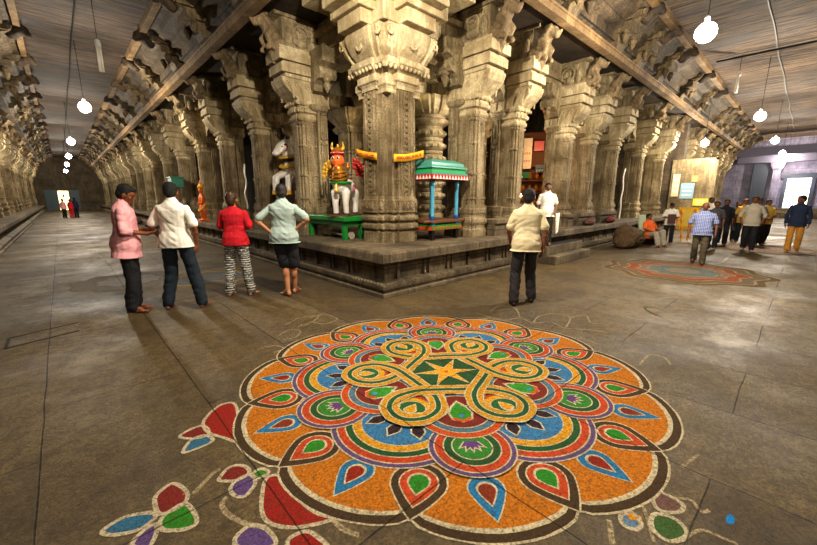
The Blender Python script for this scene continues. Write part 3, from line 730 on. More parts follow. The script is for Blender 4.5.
mb = MB(); mb.box(-.5,.6,-.3,.3,0,.08); mb.box(-.3,-.2,-.05,.05,.08,1.2); mb.build('base_board', P_WD, t)
# teal canopy stand
t = empty('canopy_stand', (2.1, .98, PZ), 0, 'small palanquin stand with teal stepped roof, red zigzag trim and sky blue posts', 'palanquin')
mb = MB(); mb.stack(sq(.5), [(1.26,1.06,1.0),(1.30,1.06,1.0)]); mb.stack(sq(.5), [(1.38,1.06,1.0),(1.41,1.04,.98),(1.43,.96,.90),(1.49,.93,.87),(1.50,.86,.80),(1.55,.70,.64)]); mb.build('roof', P_TE, t, bevel=.006)
mb = MB(); mb.stack(sq(.5), [(1.3,1.0,.94),(1.38,1.0,.94)]); mb.build('roof_band', pt('bright_green_enamel','2aa35a'), t)
mb = MB(); mb.stack(sq(.5), [(1.17,1.08,1.02),(1.26,1.08,1.02)]); mb.build('red_trim', P_RD, t)
mb = MB()
for k in range(12):
    x = -.52+k*.089
    for y0 in (-.518,.512): mb.extr([(x,1.175),(x+.07,1.175),(x+.035,1.25)], y0, y0+.006, 'y')
    y = -.49+k*.083
    for x0 in (-.548,.542): mb.extr([(y,1.175),(y+.065,1.175),(y+.032,1.25)], x0, x0+.006, 'x')
mb.build('white_triangles', P_WH, t)
for x in (-.36,.36):
    for y in (-.36,.36):
        mb = MB(); mb.lathe([(.03,.22),(.045,.28),(.035,.34),(.045,.42),(.036,.46),(.036,1.0),(.045,1.05),(.045,1.17)],(x,y,0),14); q = mb.build('post', P_LB, t, True)
        mb = MB(); mb.lathe([(.05,.24),(.056,.3),(.042,.36),(.055,.42),(.045,.47)],(x,y,0),14); mb.build('post_collar', pt('navy_enamel','1c3f8a'), q)
        mb = MB(); mb.box(x-.035,x+.035,y-.035,y+.035,0,.2); mb.build('foot', P_BK, t)
mb = MB(); mb.box(-.44,.44,-.42,.42,.34,.40); mb.seg((-.62,-.38,.37),(.62,-.38,.37),.03,.03); mb.build('shelf', P_WD, t, bevel=.006)
mb = MB(); mb.box(-.46,.46,-.44,.44,.20,.27); mb.build('lower_rail', pt('orange_red','c4502a'), t, bevel=.006)
mb = MB()
for k in range(10): mb.box(-.44+k*.09,-.40+k*.09,-.447,-.44,.205,.265)
mb.box(-.44,.44,-.43,.43,.275,.30); mb.build('green_stripes', P_GR, t)
# yellow banners tied round the corner pillar, with red lettering
M_BAN = pt('banner_yellow','e3a916',.7); M_LET = pt('banner_red_lettering','a8281a',.7)
def banner(x0, y0, x1, y1, z0, z1, nx, ny, lab, sag):
    t = empty('cloth_banner', ((x0+x1)/2,(y0+y1)/2,(z0+z1)/2), 0, lab, 'banner')
    n = 14; mb = MB(); L = math.hypot(x1-x0,y1-y0)
    cx_, cy_, cz_ = t.location; vs = []; fs = []
    for i in range(n+1):
        u = i/n; bow = .015*sin(u*9)+.02
        for top in (0,1):
            vs.append((x0+(x1-x0)*u+nx*bow-cx_, y0+(y1-y0)*u+ny*bow-cy_, z0+(z1-z0)*u-sag*sin(PI*u)+(.13 if top else 0)-cz_))
    for i in range(n): fs.append((2*i,2*i+2,2*i+3,2*i+1))
    mb.add(vs, fs); o = mb.build('banner', M_BAN, t, True); o.name = 'cloth'; s = o.modifiers.new('thick','SOLIDIFY'); s.thickness = .004
    mb = MB(); random.seed(int(abs(x0*100)))
    u = .10                                                # two rows of small rounded letters
    while u < .88:
        wv = random.uniform(.035,.055); 
        for row in ((.045,.03),) if True else ():
            X = x0+(x1-x0)*u; Y = y0+(y1-y0)*u; Zb = z0+(z1-z0)*u - sag*sin(PI*u) + row[0] + .02; bow = .015*sin(u*9)+.028
            pts = []
            kind = random.randint(0,3); r_ = .020
            for j in range(9):
                a = j/8*PI*(1.9 if kind < 2 else 1.2) + kind
                pts.append((X+(x1-x0)/L*r_*cos(a)+nx*bow-cx_, Y+(y1-y0)/L*r_*cos(a)+ny*bow-cy_, Zb+r_*1.1*sin(a)-cz_))
            mb.tube(pts, .0055, 5)
            if kind % 2: mb.tube([pts[-1], (pts[-1][0], pts[-1][1], pts[-1][2]-.03)], .0055, 5)
        u += wv/L*1.25
    mb.build('lettering', M_LET, t)
banner(.735,1.66,.735,1.02,2.33,2.20,-1,0,'yellow banner with red lettering on the left face of the corner pillar',.02)
banner(.88,.775,1.62,.775,2.17,2.30,0,-1,'yellow banner with red lettering on the right face of the corner pillar',.03)
# small green box on posts, orange gilded image, white cloth strip along the left row
t = empty('notice_box', (.15, 14.0, PZ), 0, 'small green box raised on two thin posts by the left row', 'box')
mb = MB(); mb.box(-.22,.22,-.34,.34,1.25,1.62); mb.box(-.26,.26,-.38,.38,1.62,1.68); mb.build('box', pt('box_green','2f6e58'), t, bevel=.01)
for y in (-.2,.2): mb = MB(); mb.box(-.04,.04,y-.05,y+.05,0,1.25); mb.build('post', P_WD, t)
t = empty('gilded_image', (.12, 10.2, PZ), 0, 'tall orange and gold garlanded image standing between left row pillars', 'statue')
mb = MB(); mb.ell((0,0,.35),(.12,.14,.3)); mb.ell((0,0,.75),(.11,.13,.22)); mb.ell((0,0,1.08),(.08,.09,.12)); mb.chain([(0,0,1.2),(0,0,1.42)],[.06,.015]); mb.box(-.15,.15,-.17,.17,0,.08)
for s in (-1,1): mb.chain([(0,s*.12,.85),(-.05,s*.2,.65),(-.12,s*.1,.6)],[.04,.035,.03])
mb.blend('figure', pt('flame_orange','d9691c'), t, .015, 2)
mb = MB(); mb.tube([(-.1*cos(a)-.02, .15*sin(a), .62-.25*cos(a/2)**2) for a in [PI*2*i/18 for i in range(19)]],.03,8); mb.lathe([(.1,0),(.11,.04),(.06,.1),(.02,.16)],(0,0,1.16),14); mb.build('garland', P_YE, t)
mb = MB()
vs = []; fs = []
for i in range(15):
    z = 1.35+i*.085; o_ = .06*sin(i*.45)
    for s in (-.025,.025): vs.append((0.02*sin(i), o_+s, z))
for i in range(14): fs.append((2*i,2*i+1,2*i+3,2*i+2))
mb.add(vs, fs); o = mb.build('cloth_strip', P_WH, None, True); tag(o, 'white cloth strip hanging down between the second and third left pillars', 'cloth'); o.location = (.24, 6.25, -.1); s = o.modifiers.new('thick','SOLIDIFY'); s.thickness = .02
mb = MB(); vs = []; fs = []
for i in range(18):
    z = .8+i*.11
    for s in (-.045,.045): vs.append((.03*sin(i*.8)+s, .01*sin(i), z))
for i in range(17): fs.append((2*i,2*i+1,2*i+3,2*i+2))
mb.add(vs, fs); o = mb.build('cloth_strip', P_WH, None, True); tag(o, 'white cloth strip hanging beside the fifth right row pillar', 'cloth'); o.location = (11.7, .4, -.08); s = o.modifiers.new('thick','SOLIDIFY'); s.thickness = .02
# shop-like shrine seen through the wide bay
t = empty('shrine_shelf', (8.1, 2.0, PZ), rad(-61), 'brown shrine front with brass shelves and small signs seen through the wide bay', 'shrine')
M_BR = plain('old_brown_wood','6e3f20',.6,nz=.2); mb = MB(); mb.box(-.9,.9,0,.15,0,2.9); mb.build('back_board', M_BR, t)
mb = MB()
for z in (.5,.95,1.35,1.8,2.3): mb.box(-.88,.88,-.22,0,z,z+.05)
mb.build('shelves', M_BR, t, bevel=.008)
mb = MB(); mb.lathe([(.03,0),(.07,.05),(.08,.12),(.04,.2),(.05,.24)],n=12); pot0 = mb.build('brass_pot', P_GO)
RZ = Matrix.Rotation(rad(-61), 3, 'Z')
for i in range(24):
    o = pot0 if i == 0 else pot0.copy()
    if i: COL.objects.link(o)
    q = RZ @ Vector((-.75+(i % 8)*.21, -.12, (.553,1.003,1.403)[i//8])); o.location = (8.1+q.x, 2.0+q.y, PZ+q.z)
    tag(o, 'small brass pot standing on a shelf of the brown shrine front', 'pot', 'brass pots on the shrine shelves')
def sign(x, z, w, h_, mat, nm, glyph=None, d=-.24):
    mb = MB(); mb.box(x-w/2,x+w/2,d,d+.02,z,z+h_); s_ = mb.build(nm, mat, t)
    if glyph:
        mb = MB()
        for r in range(glyph[1]):
            for k in range(3): mb.tube([(x-w*.3+k*w*.28+w*.09*cos(a), d-.008, z+h_*(.25+r*.5/max(1,glyph[1]))+w*.1*sin(a)) for a in [i*.8 for i in range(7)]], .009, 5)
        mb.build('sign_lettering', glyph[0], s_)
sign(-.24,1.75,.26,.95,P_WH,'white_sign',(P_RD,2)); sign(-.28,1.45,.26,.2,pt('sign_green','2c7a4a'),'green_sign'); sign(.18,1.62,.30,.24,pt('sign_blue','2a5a8e'),'blue_sign',(P_WH,1)); sign(.1,2.3,.3,.3,P_PK,'pink_picture')
b = MB(); b.lathe([(.02,0),(.05,.03),(.055,.05),(.01,.055)],n=12); o = b.build('oil_lamp', P_GO); tag(o, 'small burning oil lamp glowing orange behind the walking man', 'lamp'); o.location = (6.3,1.4,PZ+.80)
b = MB(); b.ell((0,0,.09),(.03,.03,.05),10,8); b.build('flame', emis('flame_glow',(1,.35,.08),60), o)
b = MB(); b.box(-.12,.12,-.12,.12,0,.80); b.box(-.16,.16,-.16,.16,.72,.795); o = b.build('lamp_stand', M_BR); tag(o, 'small dark stand carrying the burning oil lamp', 'stand'); o.location = (6.3,1.4,PZ)
# sack and things beside the seated man
b = MB(); b.ell((0,0,.30),(.62,.42,.34)); b.ell((-.25,.05,.42),(.34,.3,.3)); b.ell((.35,-.05,.25),(.34,.3,.25)); b.ell((-.5,0,.2),(.25,.3,.2))
o = b.blend('jute_sack', plain('jute','5a4428',.9,nz=.25,scale=25,bump=.6), None, .025, 4, .03, 5); tag(o, 'large lumpy brown jute sack on the floor against the plinth', 'sack'); o.location = (9.55,-.62,0)
b = MB(); b.lathe([(.26,0),(.30,.1),(.32,.3),(.27,.4),(.24,.4),(.24,.35)],n=20); o = b.build('dark_basket', plain('basket_brown','3a2616',.8,nz=.3,scale=40)); tag(o, 'dark round basket between the seated man and the reading man', 'basket'); o.location = (11.0,-.75,0)
t = empty('white_board', (11.5,-.52,0), rad(-12), 'pale greenish board leaning against the plinth behind the seated man', 'board')
mb = MB(); mb.extr([(-.02,0),(.02,0),(.16,.95),(.12,.95)], -.22, .22, 'x'); mb.build('panel', pt('pale_green_board','a9b79a'), t)
# yellow barricade / trestle
t = empty('yellow_trestle', (13.0,-1.45,0), rad(-43), 'yellow and red striped folding trestle barrier behind the checked shirt man', 'barrier')
for s in (-1,1):
    for x in (-.32,.32):
        mb = MB(); mb.seg((x,s*.28,0),(x*.8,s*.03,1.15),.03,.03,8); q = mb.build('leg', P_YE, t)
        mb = MB()
        for k in range(4): z = .12+k*.27; u = z/1.15; mb.seg((x*(1-.2*u),s*(.28-.25*u),z),(x*(1-.2*(u+.1)),s*(.28-.25*(u+.1)),z+.11),.033,.033,8)
        mb.build('red_band', P_OR, q)
for z in (.45,1.1):
    mb = MB(); mb.box(-.36,.36,-.2+.15*z,-.14+.15*z,z,z+.1); mb.build('crossbar', P_YE, t)
# posters and bright stall on the far pillar
for (y, z, w, h_, hx, lab) in ((-.15,1.5,.55,.75,'8fb3c4','pale blue poster on the far pillars behind the walking group'),(.35,1.6,.3,1.1,'c9c4a0','tall pale poster strip left of the blue poster'),(-.75,1.15,.6,.35,'d8cf3a','bright yellow sign low behind the checked shirt man'),(-.4,2.3,.25,.3,'d8a02a','small orange yellow poster high on the far pillar')):
    b = MB(); b.box(-.01,.01,-w/2,w/2,0,h_); o = b.build('poster', pt('poster_'+hx,hx,.6)); tag(o, lab, 'poster'); o.location = (19.4, y, z)
    b = MB()
    for k in range(3): b.box(-.016,-.01,-w*.35,w*.35,h_*(.2+.25*k),h_*(.28+.25*k))
    b.build('printed_lines', P_WH, o)
b = MB(); b.box(19.42,19.49,-1.15,.6,.0,3.3); b.box(19.40,19.495,-1.2,-1.1,0,3.4); b.box(19.40,19.495,-1.2,.6,3.3,3.4); tag(b.build('pier_panel', M_SHAFT), 'tall pale pier-like panel carrying posters behind the walking group', 'panel')  # stone-coloured panel stands in for the pier face behind the posters
b = MB(); b.box(18.9,19.2,-1.2,.0,.0,.95); tag(b.build('stall_counter', pt('counter_yellow','b59a3a',.6)), 'low yellow counter of the stall beyond the row', 'counter')
b = MB(); b.ell((0,0,.0),(.75,.5,.28)); b.ell((.6,.2,.05),(.35,.3,.2)); o = b.blend('red_cloth_heap', cloth('bright_red_cloth','d2181c'), None, .04, 2, .04, 4); tag(o, 'bright red cloth heap on the floor at the right edge', 'cloth'); o.location = (19.9,-5.45,.22)
# bundles and idle sitters' belongings along the left plinth, far down the aisle
for i, (x, y, hx, lab) in enumerate(((-.30,22.5,'4a2a20','dark bundle against the plinth far down the left aisle'),(-.4,25.0,'3c4a2a','green bundle against the plinth farther down the left aisle'),(-.30,19.0,'3a3024','black bag against the plinth, nearest of the far bundles'))):
    b = MB(); b.ell((0,0,.14),(.2,.4,.16)); b.ell((.05,.2,.22),(.14,.2,.16)); o = b.blend('cloth_bundle', cloth('bundle_'+hx,hx), None, .05, 2, .05, 4); tag(o, lab, 'bundle'); o.location = (x,y,0)
# bricks of offerings on the plinth edge
for i, (x, y, hx, lab) in enumerate(((9.9,.1,'6a2a1c','small dark red offering bundle on the plinth edge beside the seated man'),(8.2,.12,'5a3a2a','small brown bundle on the parapet edge left of the sack'))):
    b = MB(); b.ell((0,0,.1),(.3,.14,.11)); b.ell((.15,0,.16),(.14,.12,.1)); o = b.blend('offering_bundle', cloth('offer_'+hx,hx), None, .03, 2); tag(o, lab, 'bundle'); o.location = (x,y,PZ)

# ------------------------------------------------------------------ people
def skinmat(name, hx): return plain(name, hx, .55, nz=.05, scale=14)
SK = skinmat('brown_skin', '7d4a2c'); SKD = skinmat('dark_skin', '74462d'); SKL = skinmat('tan_skin', 'b07a55')
HAIR = plain('black_hair', '14100d', .85, nz=.3, scale=60, bump=.6); HAIRB = plain('brown_hair', '4a3018', .5, nz=.3, scale=60, bump=.6); HAIRG = plain('grey_hair', '6a625a', .6, nz=.3, scale=60)
def checks(name, a, b_, c_, sc=26):
    m, nt, ns, ls, P = newmat(name); t = ns.new('ShaderNodeTexCoord'); sp = ns.new('ShaderNodeSeparateXYZ'); ls.new(t.outputs['Object'], sp.inputs[0])
    col = hexc(a)
    for axis, hx, off in ((0,b_,0),(2,b_,0),(0,c_,.5),(2,c_,.5)):
        ml = ns.new('ShaderNodeMath'); ml.operation = 'MULTIPLY_ADD'; ml.inputs[1].default_value = sc/2; ml.inputs[2].default_value = off; ls.new(sp.outputs[axis], ml.inputs[0])
        pp = ns.new('ShaderNodeMath'); pp.operation = 'FRACT'; ls.new(ml.outputs[0], pp.inputs[0])
        gt = ns.new('ShaderNodeMath'); gt.operation = 'LESS_THAN'; gt.inputs[1].default_value = .34; ls.new(pp.outputs[0], gt.inputs[0])
        mu = ns.new('ShaderNodeMath'); mu.operation = 'MULTIPLY'; mu.inputs[1].default_value = .62; ls.new(gt.outputs[0], mu.inputs[0])
        col = mixc(ns, ls, col, hexc(hx), mu.outputs[0])
    ls.new(col, P.inputs['Base Color']); P.inputs['Roughness'].default_value = .85; return m
def maze(name):
    """black and white geometric print"""
    m, nt, ns, ls, P = newmat(name); t = ns.new('ShaderNodeTexCoord')
    sp = ns.new('ShaderNodeSeparateXYZ'); ls.new(t.outputs['Object'], sp.inputs[0])
    ad = ns.new('ShaderNodeMath'); ad.operation = 'ADD'; ls.new(sp.outputs[0], ad.inputs[0]); ls.new(sp.outputs[1], ad.inputs[1])
    cb = ns.new('ShaderNodeCombineXYZ'); ls.new(ad.outputs[0], cb.inputs[0]); ls.new(sp.outputs[2], cb.inputs[1])
    k = N(ns, 'ShaderNodeTexBrick', i_Scale=1, i_Mortar_Size=.008, i_Mortar_Smooth=0); k.inputs['Brick Width'].default_value = .08; k.inputs['Row Height'].default_value = .042
    k.inputs['Color1'].default_value = hexc('17171a'); k.inputs['Color2'].default_value = hexc('b9b8ac'); k.inputs['Mortar'].default_value = hexc('d6d4c8')
    ls.new(cb.outputs[0], k.inputs['Vector'])
    w = N(ns, 'ShaderNodeTexWave', i_Scale=8, i_Distortion=4.0, i_Detail=0); w.bands_direction = 'Z'; ls.new(t.outputs['Object'], w.inputs['Vector'])
    c = mixc(ns, ls, k.outputs[0], hexc('1b1b1e'), ramp(ns, ls, w.outputs[0], .5, .55, (0,0,0,1), (.8,.8,.8,1)))
    ls.new(c, P.inputs['Base Color']); P.inputs['Roughness'].default_value = .85; return m

def hand(mb, wrist, d, palm, curl=.5, side=1):
    """d: pointing direction, palm: palm normal; fingers separate and curled"""
    d = Vector(d).normalized(); pn = Vector(palm); pn = (pn - d*pn.dot(d)).normalized(); s = d.cross(pn)*side
    w = Vector(wrist)
    M = Matrix((s, d, pn)).transposed()
    mb.ell(w + d*.045, (.038, .052, .016), 12, 8, M); mb.seg(w, w+d*.03, .024, .028)
    for i, (o, L) in enumerate(((-.029,.068),(-.010,.078),(.010,.072),(.028,.056))):
        p = w + d*.085 + s*o; c = curl
        q = p + (d*cos(c*.6) + pn*sin(c*.6) + s*o*2).normalized()*L*.5
        r = q + (d*cos(c*1.5) + pn*sin(c*1.5) + s*o).normalized()*L*.32
        e = r + (d*cos(c*2.3) + pn*sin(c*2.3)).normalized()*L*.24
        mb.chain([p, q, r, e], [.0095,.0088,.008,.0072], 8)
    p = w + d*.03 - s*.032; q = p + (d*.6 - s*.7 + pn*.25).normalized()*.04; e = q + (d*.9 - s*.2 + pn*.3).normalized()*.032
    mb.chain([p, q, e], [.012,.0105,.009], 8)

def rotx(v, a, piv):
    y, z = v[1]-piv[1], v[2]-piv[2]
    return (v[0], piv[1] + y*cos(a) - z*sin(a), piv[2] + y*sin(a) + z*cos(a))

def person(loc, face, h, label, top, bottom, skin=SK, hair=HAIR, sleeve='short', legs=None, arms=None, lean=0, head=(0,0), hem=.80,
           width=1.0, shorts=False, pz=0, voxel=.008, shoes=None, long_hair=False, collar=True, hands=None, belly=0, group=None, extra=None, bald=False):
    """local +y = facing. face: world angle of facing (deg)."""
    k = h/1.70
    t = empty('person', loc, rad(face)-PI/2, label, 'person', group)
    t.scale = (k,k,k)
    w = width
    P0 = (0, 0, .93+pz)                                    # pelvis pivot
    up = lambda v: rotx((v[0], v[1], v[2]+pz), -lean, P0)  # upper body, lean forward (towards +y)
    legs = legs or [((-.095,0,.90),(-.10,.02,.48),(-.11,-.02,.085)), ((.095,0,.90),(.10,.02,.48),(.11,-.02,.085))]
    arms = arms or [((-.170*w,0,1.365),(-.235*w,-.02,1.11),(-.235*w,.04,.87)), ((.170*w,0,1.365),(.235*w,-.02,1.11),(.235*w,.04,.87))]
    def torso(mb, g, z0=None, hemw=0):
        rings = [(.84,.150,.105,0),(.92,.163,.118,0),(1.0,.150,.112,0),(1.08,.140,.104,.004+belly*.6),(1.18,.150,.110,.005+belly*.5),(1.28,.166,.116,0),(1.35,.172,.105,-.008),(1.39,.158,.088,-.012),(1.425,.118,.070,-.012),(1.455,.070,.058,-.010),(1.48,.058,.052,-.005)]
        n = 20; vs = []; fs = []; R_ = []
        for (z, rx, ry, oy) in rings:
            if z0 is not None and z < z0: continue
            R_.append((z, rx*w, ry+belly*.5, oy))
        if z0 is not None: R_ = [(z, rx + (.024 if z < 1.05 else .010 if z < 1.15 else 0), ry + (.040 if z < 1.05 else .016 if z < 1.15 else 0), oy) for z, rx, ry, oy in R_]; R_.insert(0, (z0, (.165+hemw)*w, .118+hemw+belly*.4, 0))
        for (z, rx, ry, oy) in R_:
            for i in range(n):
                a = 2*PI*i/n; ca, sa = cos(a), sin(a)
                x = (rx+g)*math.copysign(abs(ca)**.85, ca); y = oy+(ry+g)*math.copysign(abs(sa)**.85, sa)
                vs.append(up((x, y, z)))
        for q in range(len(R_)-1):
            for i in range(n): fs.append((q*n+i, q*n+(i+1) % n, (q+1)*n+(i+1) % n, (q+1)*n+i))
        fs.append(tuple(range(n))[::-1]); fs.append(tuple(range((len(R_)-1)*n, len(R_)*n)))
        mb.add(vs, fs)
    A = [[up(p) for p in arm] for arm in arms]
    Lg = [[(p[0], p[1], p[2] + (pz if i == 0 else 0)) for i, p in enumerate(l)] for l in legs]
    # --- body, one skin
    mb = MB(); torso(mb, -.012)
    for a in A:
        mb.chain(a, [.044,.036,.025], 12); m_ = Vector(a[1])*.7+Vector(a[2])*.3; mb.ell(m_, (.039,)*3)
        mb.ell(Vector(a[0])*.6+Vector(a[1])*.4, (.045,)*3)
    for i, a in enumerate(A):
        d = Vector(a[2])-Vector(a[1])
        hd = (hands[i] if hands else None) or {}
        hand(mb, a[2], hd.get('d', d), hd.get('palm', (1 if i == 0 else -1, 0, 0)), hd.get('curl', .45), -1 if i == 0 else 1)
    for i, l in enumerate(Lg):
        mb.chain(l[:3], [.085,.056,.036], 12); kn, an = Vector(l[1]), Vector(l[2])
        mb.ell(kn*.68+an*.32+Vector((0,-.012,0)), (.052,.056,.10))
        f = Vector((.10*(-1 if i == 0 else 1), 1, 0)).normalized()
        if len(l) > 3: f = Vector(l[3]).normalized()
        s = Vector((f.y, -f.x, 0)); zf = an.z - .085
        heel = an + Vector((0,0,-.045)) - f*.03
        mb.ell(heel, (.033,.036,.036)); mb.seg(an, heel, .036, .032)
        ball = heel + f*.155 + Vector((0,0,-.012)); mb.chain([an+Vector((0,0,-.01))+f*.02, (an*.35+ball*.65)+Vector((0,0,.012)), ball], [.036,.032,.022])
        mb.ell(ball, (.042,.045,.020)); mb.seg(heel, ball, .030, .026)
        for q in range(5):
            o = (-.032+q*.016)*(1 if i == 0 else -1)
            b0 = ball + s*o*1.05 + f*.028; mb.chain([b0, b0 + f*(.034-.003*q)+Vector((0,0,-.004))], [.0105-.0007*q, .0095-.0007*q], 8)
    nk0 = up((0,-.005,1.43)); hc0 = (0,.018,1.585)
    hr = Matrix.Rotation(head[0], 3, 'Z') @ Matrix.Rotation(-head[1], 3, 'X')   # yaw, nod forward
    piv = Vector(up((0,0,1.50)))
    def H(v): v = Vector(v) - Vector((0,0,1.50)); return piv + hr @ v
    mb.chain([nk0, H((0,.0,1.53))], [.058,.052], 12)
    HM = hr
    mb.ell(H((0,.005,1.605)), (.076,.094,.098), 18, 14, HM); mb.ell(H((0,.035,1.545)), (.056,.060,.062), 14, 10, HM)
    mb.ell(H((0,.073,1.500)), (.026,.022,.018), 10, 8, HM)
    mb.chain([H((0,.095,1.600)), H((0,.113,1.567))], [.010,.015], 8); mb.ell(H((0,.100,1.560)), (.021,.012,.009), 8, 6, HM)
    mb.ell(H((0,.090,1.528)), (.026,.012,.007), 10, 6, HM); mb.ell(H((0,.088,1.516)), (.022,.012,.007), 10, 6, HM)
    mb.ell(H((0,.082,1.618)), (.058,.014,.009), 12, 6, HM)
    for s in (-1, 1): mb.ell(H((s*.078,.0,1.575)), (.012,.024,.034), 8, 8, HM); mb.ell(H((s*.040,.066,1.565)), (.026,.022,.02), 8, 6, HM)
    mb.blend('body', skin, t, voxel, 2)
    for s in (-1, 1):
        e = MB(); e.ell(H((s*.031,.090,1.597)), (.013,.008,.0075), 10, 8, HM); e.build('eye', M_EYE, t, True)
    # --- hair
    mb = MB()
    if not bald:
        mb.ell(H((0,-.014,1.628)), (.086,.100,.090), 18, 12, HM)
        mb.ell(H((0,-.045,1.580)), (.076,.066,.080 if not long_hair else .105), 16, 10, HM)
        mb.ell(H((0,.045,1.668)), (.062,.045,.030), 12, 8, HM)
        for s in (-1, 1): mb.ell(H((s*.066,-.005,1.61)), (.022,.045,.045), 8, 6, HM)
    else:
        mb.ell(H((0,-.05,1.575)), (.078,.056,.050), 16, 10, HM)
        for s in (-1, 1): mb.ell(H((s*.068,-.02,1.585)), (.016,.04,.035), 8, 6, HM)
    mb.blend('hair', hair, t, voxel, 2, .005, 26, 3)
    # --- top
    mb = MB(); torso(mb, .014, hem, .040)
    for a in A:
        a = [Vector(p) for p in a]
        if sleeve == 'short': mb.chain([a[0], a[0]*.5+a[1]*.5, a[0]*.2+a[1]*.8], [.056,.060,.066], 12)
        elif sleeve == 'elbow': mb.chain([a[0], a[1], a[1]*.75+a[2]*.25], [.056,.052,.048], 12)
        else: mb.chain([a[0], a[1], a[1]*.12+a[2]*.88], [.056,.050,.040], 12)
    if collar: mb.chain([up((0,-.01,1.44)), up((0,-.004,1.475))], [.076,.068], 14)
    mb.blend('shirt', top, t, voxel, 2, .0085, 7, h)
    # --- trousers or shorts
    mb = MB(); n = 20; vs = []; fs = []
    R_ = [(.83,.150,.112),(.90,.160,.122),(.98,.150,.112),(1.02,.144,.106)]
    for z, rx, ry in R_:
        for i in range(n):
            a = 2*PI*i/n; vs.append(rotx((rx*w*cos(a)*1.04, (ry+belly*.3)*sin(a)*1.02, z+pz), -lean*.5, P0))
    for q in range(3):
        for i in range(n): fs.append((q*n+i, q*n+(i+1) % n, (q+1)*n+(i+1) % n, (q+1)*n+i))
    fs.append(tuple(range(n))[::-1]); fs.append(tuple(range(3*n, 4*n))); mb.add(vs, fs)
    for l in Lg:
        a, b_, c_ = [Vector(p) for p in l[:3]]
        if shorts: mb.chain([a, a*.5+b_*.5, a*.08+b_*.92], [.106,.104,.10], 14)
        else: mb.chain([a, b_, b_*.45+c_*.55, b_*.02+c_*.98], [.097,.082,.077,.073], 14)
    mb.blend('shorts' if shorts else 'trousers', bottom, t, voxel, 2, .012, 6, h+1)
    if shoes:
        for i, l in enumerate(Lg):
            an = Vector(l[2]); f = Vector(l[3]).normalized() if len(l) > 3 else Vector((.1*(-1 if i == 0 else 1), 1, 0)).normalized()
            mb = MB(); ang = math.atan2(f.y, f.x); M = Matrix.Rotation(ang, 3, 'Z')
            mb.ell(an+Vector((0,0,-.05))-f*.02, (.05,.042,.042), 12, 8, M); mb.ell(an+Vector((0,0,-.055))+f*.10, (.09,.046,.034), 12, 8, M)
            mb.seg(an+Vector((0,0,-.05)), an, .045, .045); mb.blend('shoe', shoes, t, .01, 1)
    return t, A, up
M_EYE = plain('dark_eye', '1a120c', .3)
wht = cloth('white_shirt_cloth', 'e8e2d4'); pnk = cloth('pink_shirt_cloth', 'e2a4a8'); red = cloth('red_top_cloth', 'c21425'); gry = cloth('pale_grey_shirt_cloth', 'a3b3ac')
blk = cloth('black_cloth', '14141a'); nvy = cloth('navy_cloth', '16242e'); char = cloth('charcoal_cloth', '2b2526'); crm = cloth('cream_shirt_cloth', 'd8cba6')
away = math.degrees(math.atan2(.731, .682))                # 47 deg: looking directly away from the viewer
# 1 man in pink, turned to the right, looking at the phone between his hands
person((-2.95, 1.80, 0), away-62, 1.72, 'man in pink shirt and black trousers looking down at a phone', pnk, blk, sleeve='elbow', lean=.06, head=(-.1,.5), hem=.76, voxel=.006,
       arms=[((-.172,0,1.365),(-.24,.03,1.12),(-.13,.24,1.10)), ((.172,0,1.365),(.25,.02,1.12),(.10,.24,1.08))],
       legs=[((-.09,0,.90),(-.08,.02,.48),(-.07,.0,.085)), ((.09,0,.90),(.09,.03,.48),(.09,-.03,.085))],
       hands=[dict(d=(.3,1,.1), palm=(.4,-.2,1), curl=.9), dict(d=(-.4,.9,.1), palm=(-.4,-.2,1), curl=.9)])
b = MB(); b.box(-.036,.036,-.004,.004,-.07,.07)
o = b.build('phone', plain('dark_phone', '0f0f12', .2)); tag(o, 'dark mobile phone held by the man in the pink shirt', 'phone'); q = Matrix.Rotation(rad(away-62)-PI/2, 3, 'Z') @ Vector((-.01,.37,1.13)); o.location = (-2.95+q.x, 1.80+q.y, q.z); o.rotation_euler = (rad(-50), 0, rad(away-62-90))
# 2 man in white, back turned, legs apart, hands at pockets
person((-2.42, 1.54, 0), away+4, 1.74, 'man in white shirt and dark teal trousers, back turned, beside the man in pink', wht, nvy, hem=.86, voxel=.006, head=(.25,.22), width=1.05,
       legs=[((-.10,0,.90),(-.13,.02,.48),(-.17,-.07,.085)), ((.10,0,.90),(.17,.03,.48),(.25,.0,.085))],
       arms=[((-.172,0,1.365),(-.285,-.03,1.14),(-.19,.06,.93)), ((.172,0,1.365),(.275,-.04,1.13),(.235,.05,.89))],
       hands=[dict(d=(.35,.3,-1), palm=(1,0,0), curl=.5), dict(d=(-.1,.2,-1), palm=(-1,0,0), curl=.6)])
# 3 woman in red
person((-1.60, 1.68, 0), away-2, 1.63, 'woman in red top and black and white patterned trousers with arms folded, seen from behind', red, maze('printed_trousers'), skin=SKL, hair=HAIRB, sleeve='short', hem=.86, voxel=.006, width=1.02, long_hair=True, collar=False,
       legs=[((-.09,0,.90),(-.13,.01,.48),(-.155,-.03,.085)), ((.09,0,.90),(.13,.02,.48),(.18,.02,.085))],
       arms=[((-.172,0,1.365),(-.255,.03,1.13),(-.03,.17,1.16)), ((.172,0,1.365),(.255,.03,1.13),(.03,.20,1.12))],
       hands=[dict(d=(1,.1,.1), palm=(0,-1,0), curl=.5), dict(d=(-1,.1,.1), palm=(0,-1,0), curl=.5)])
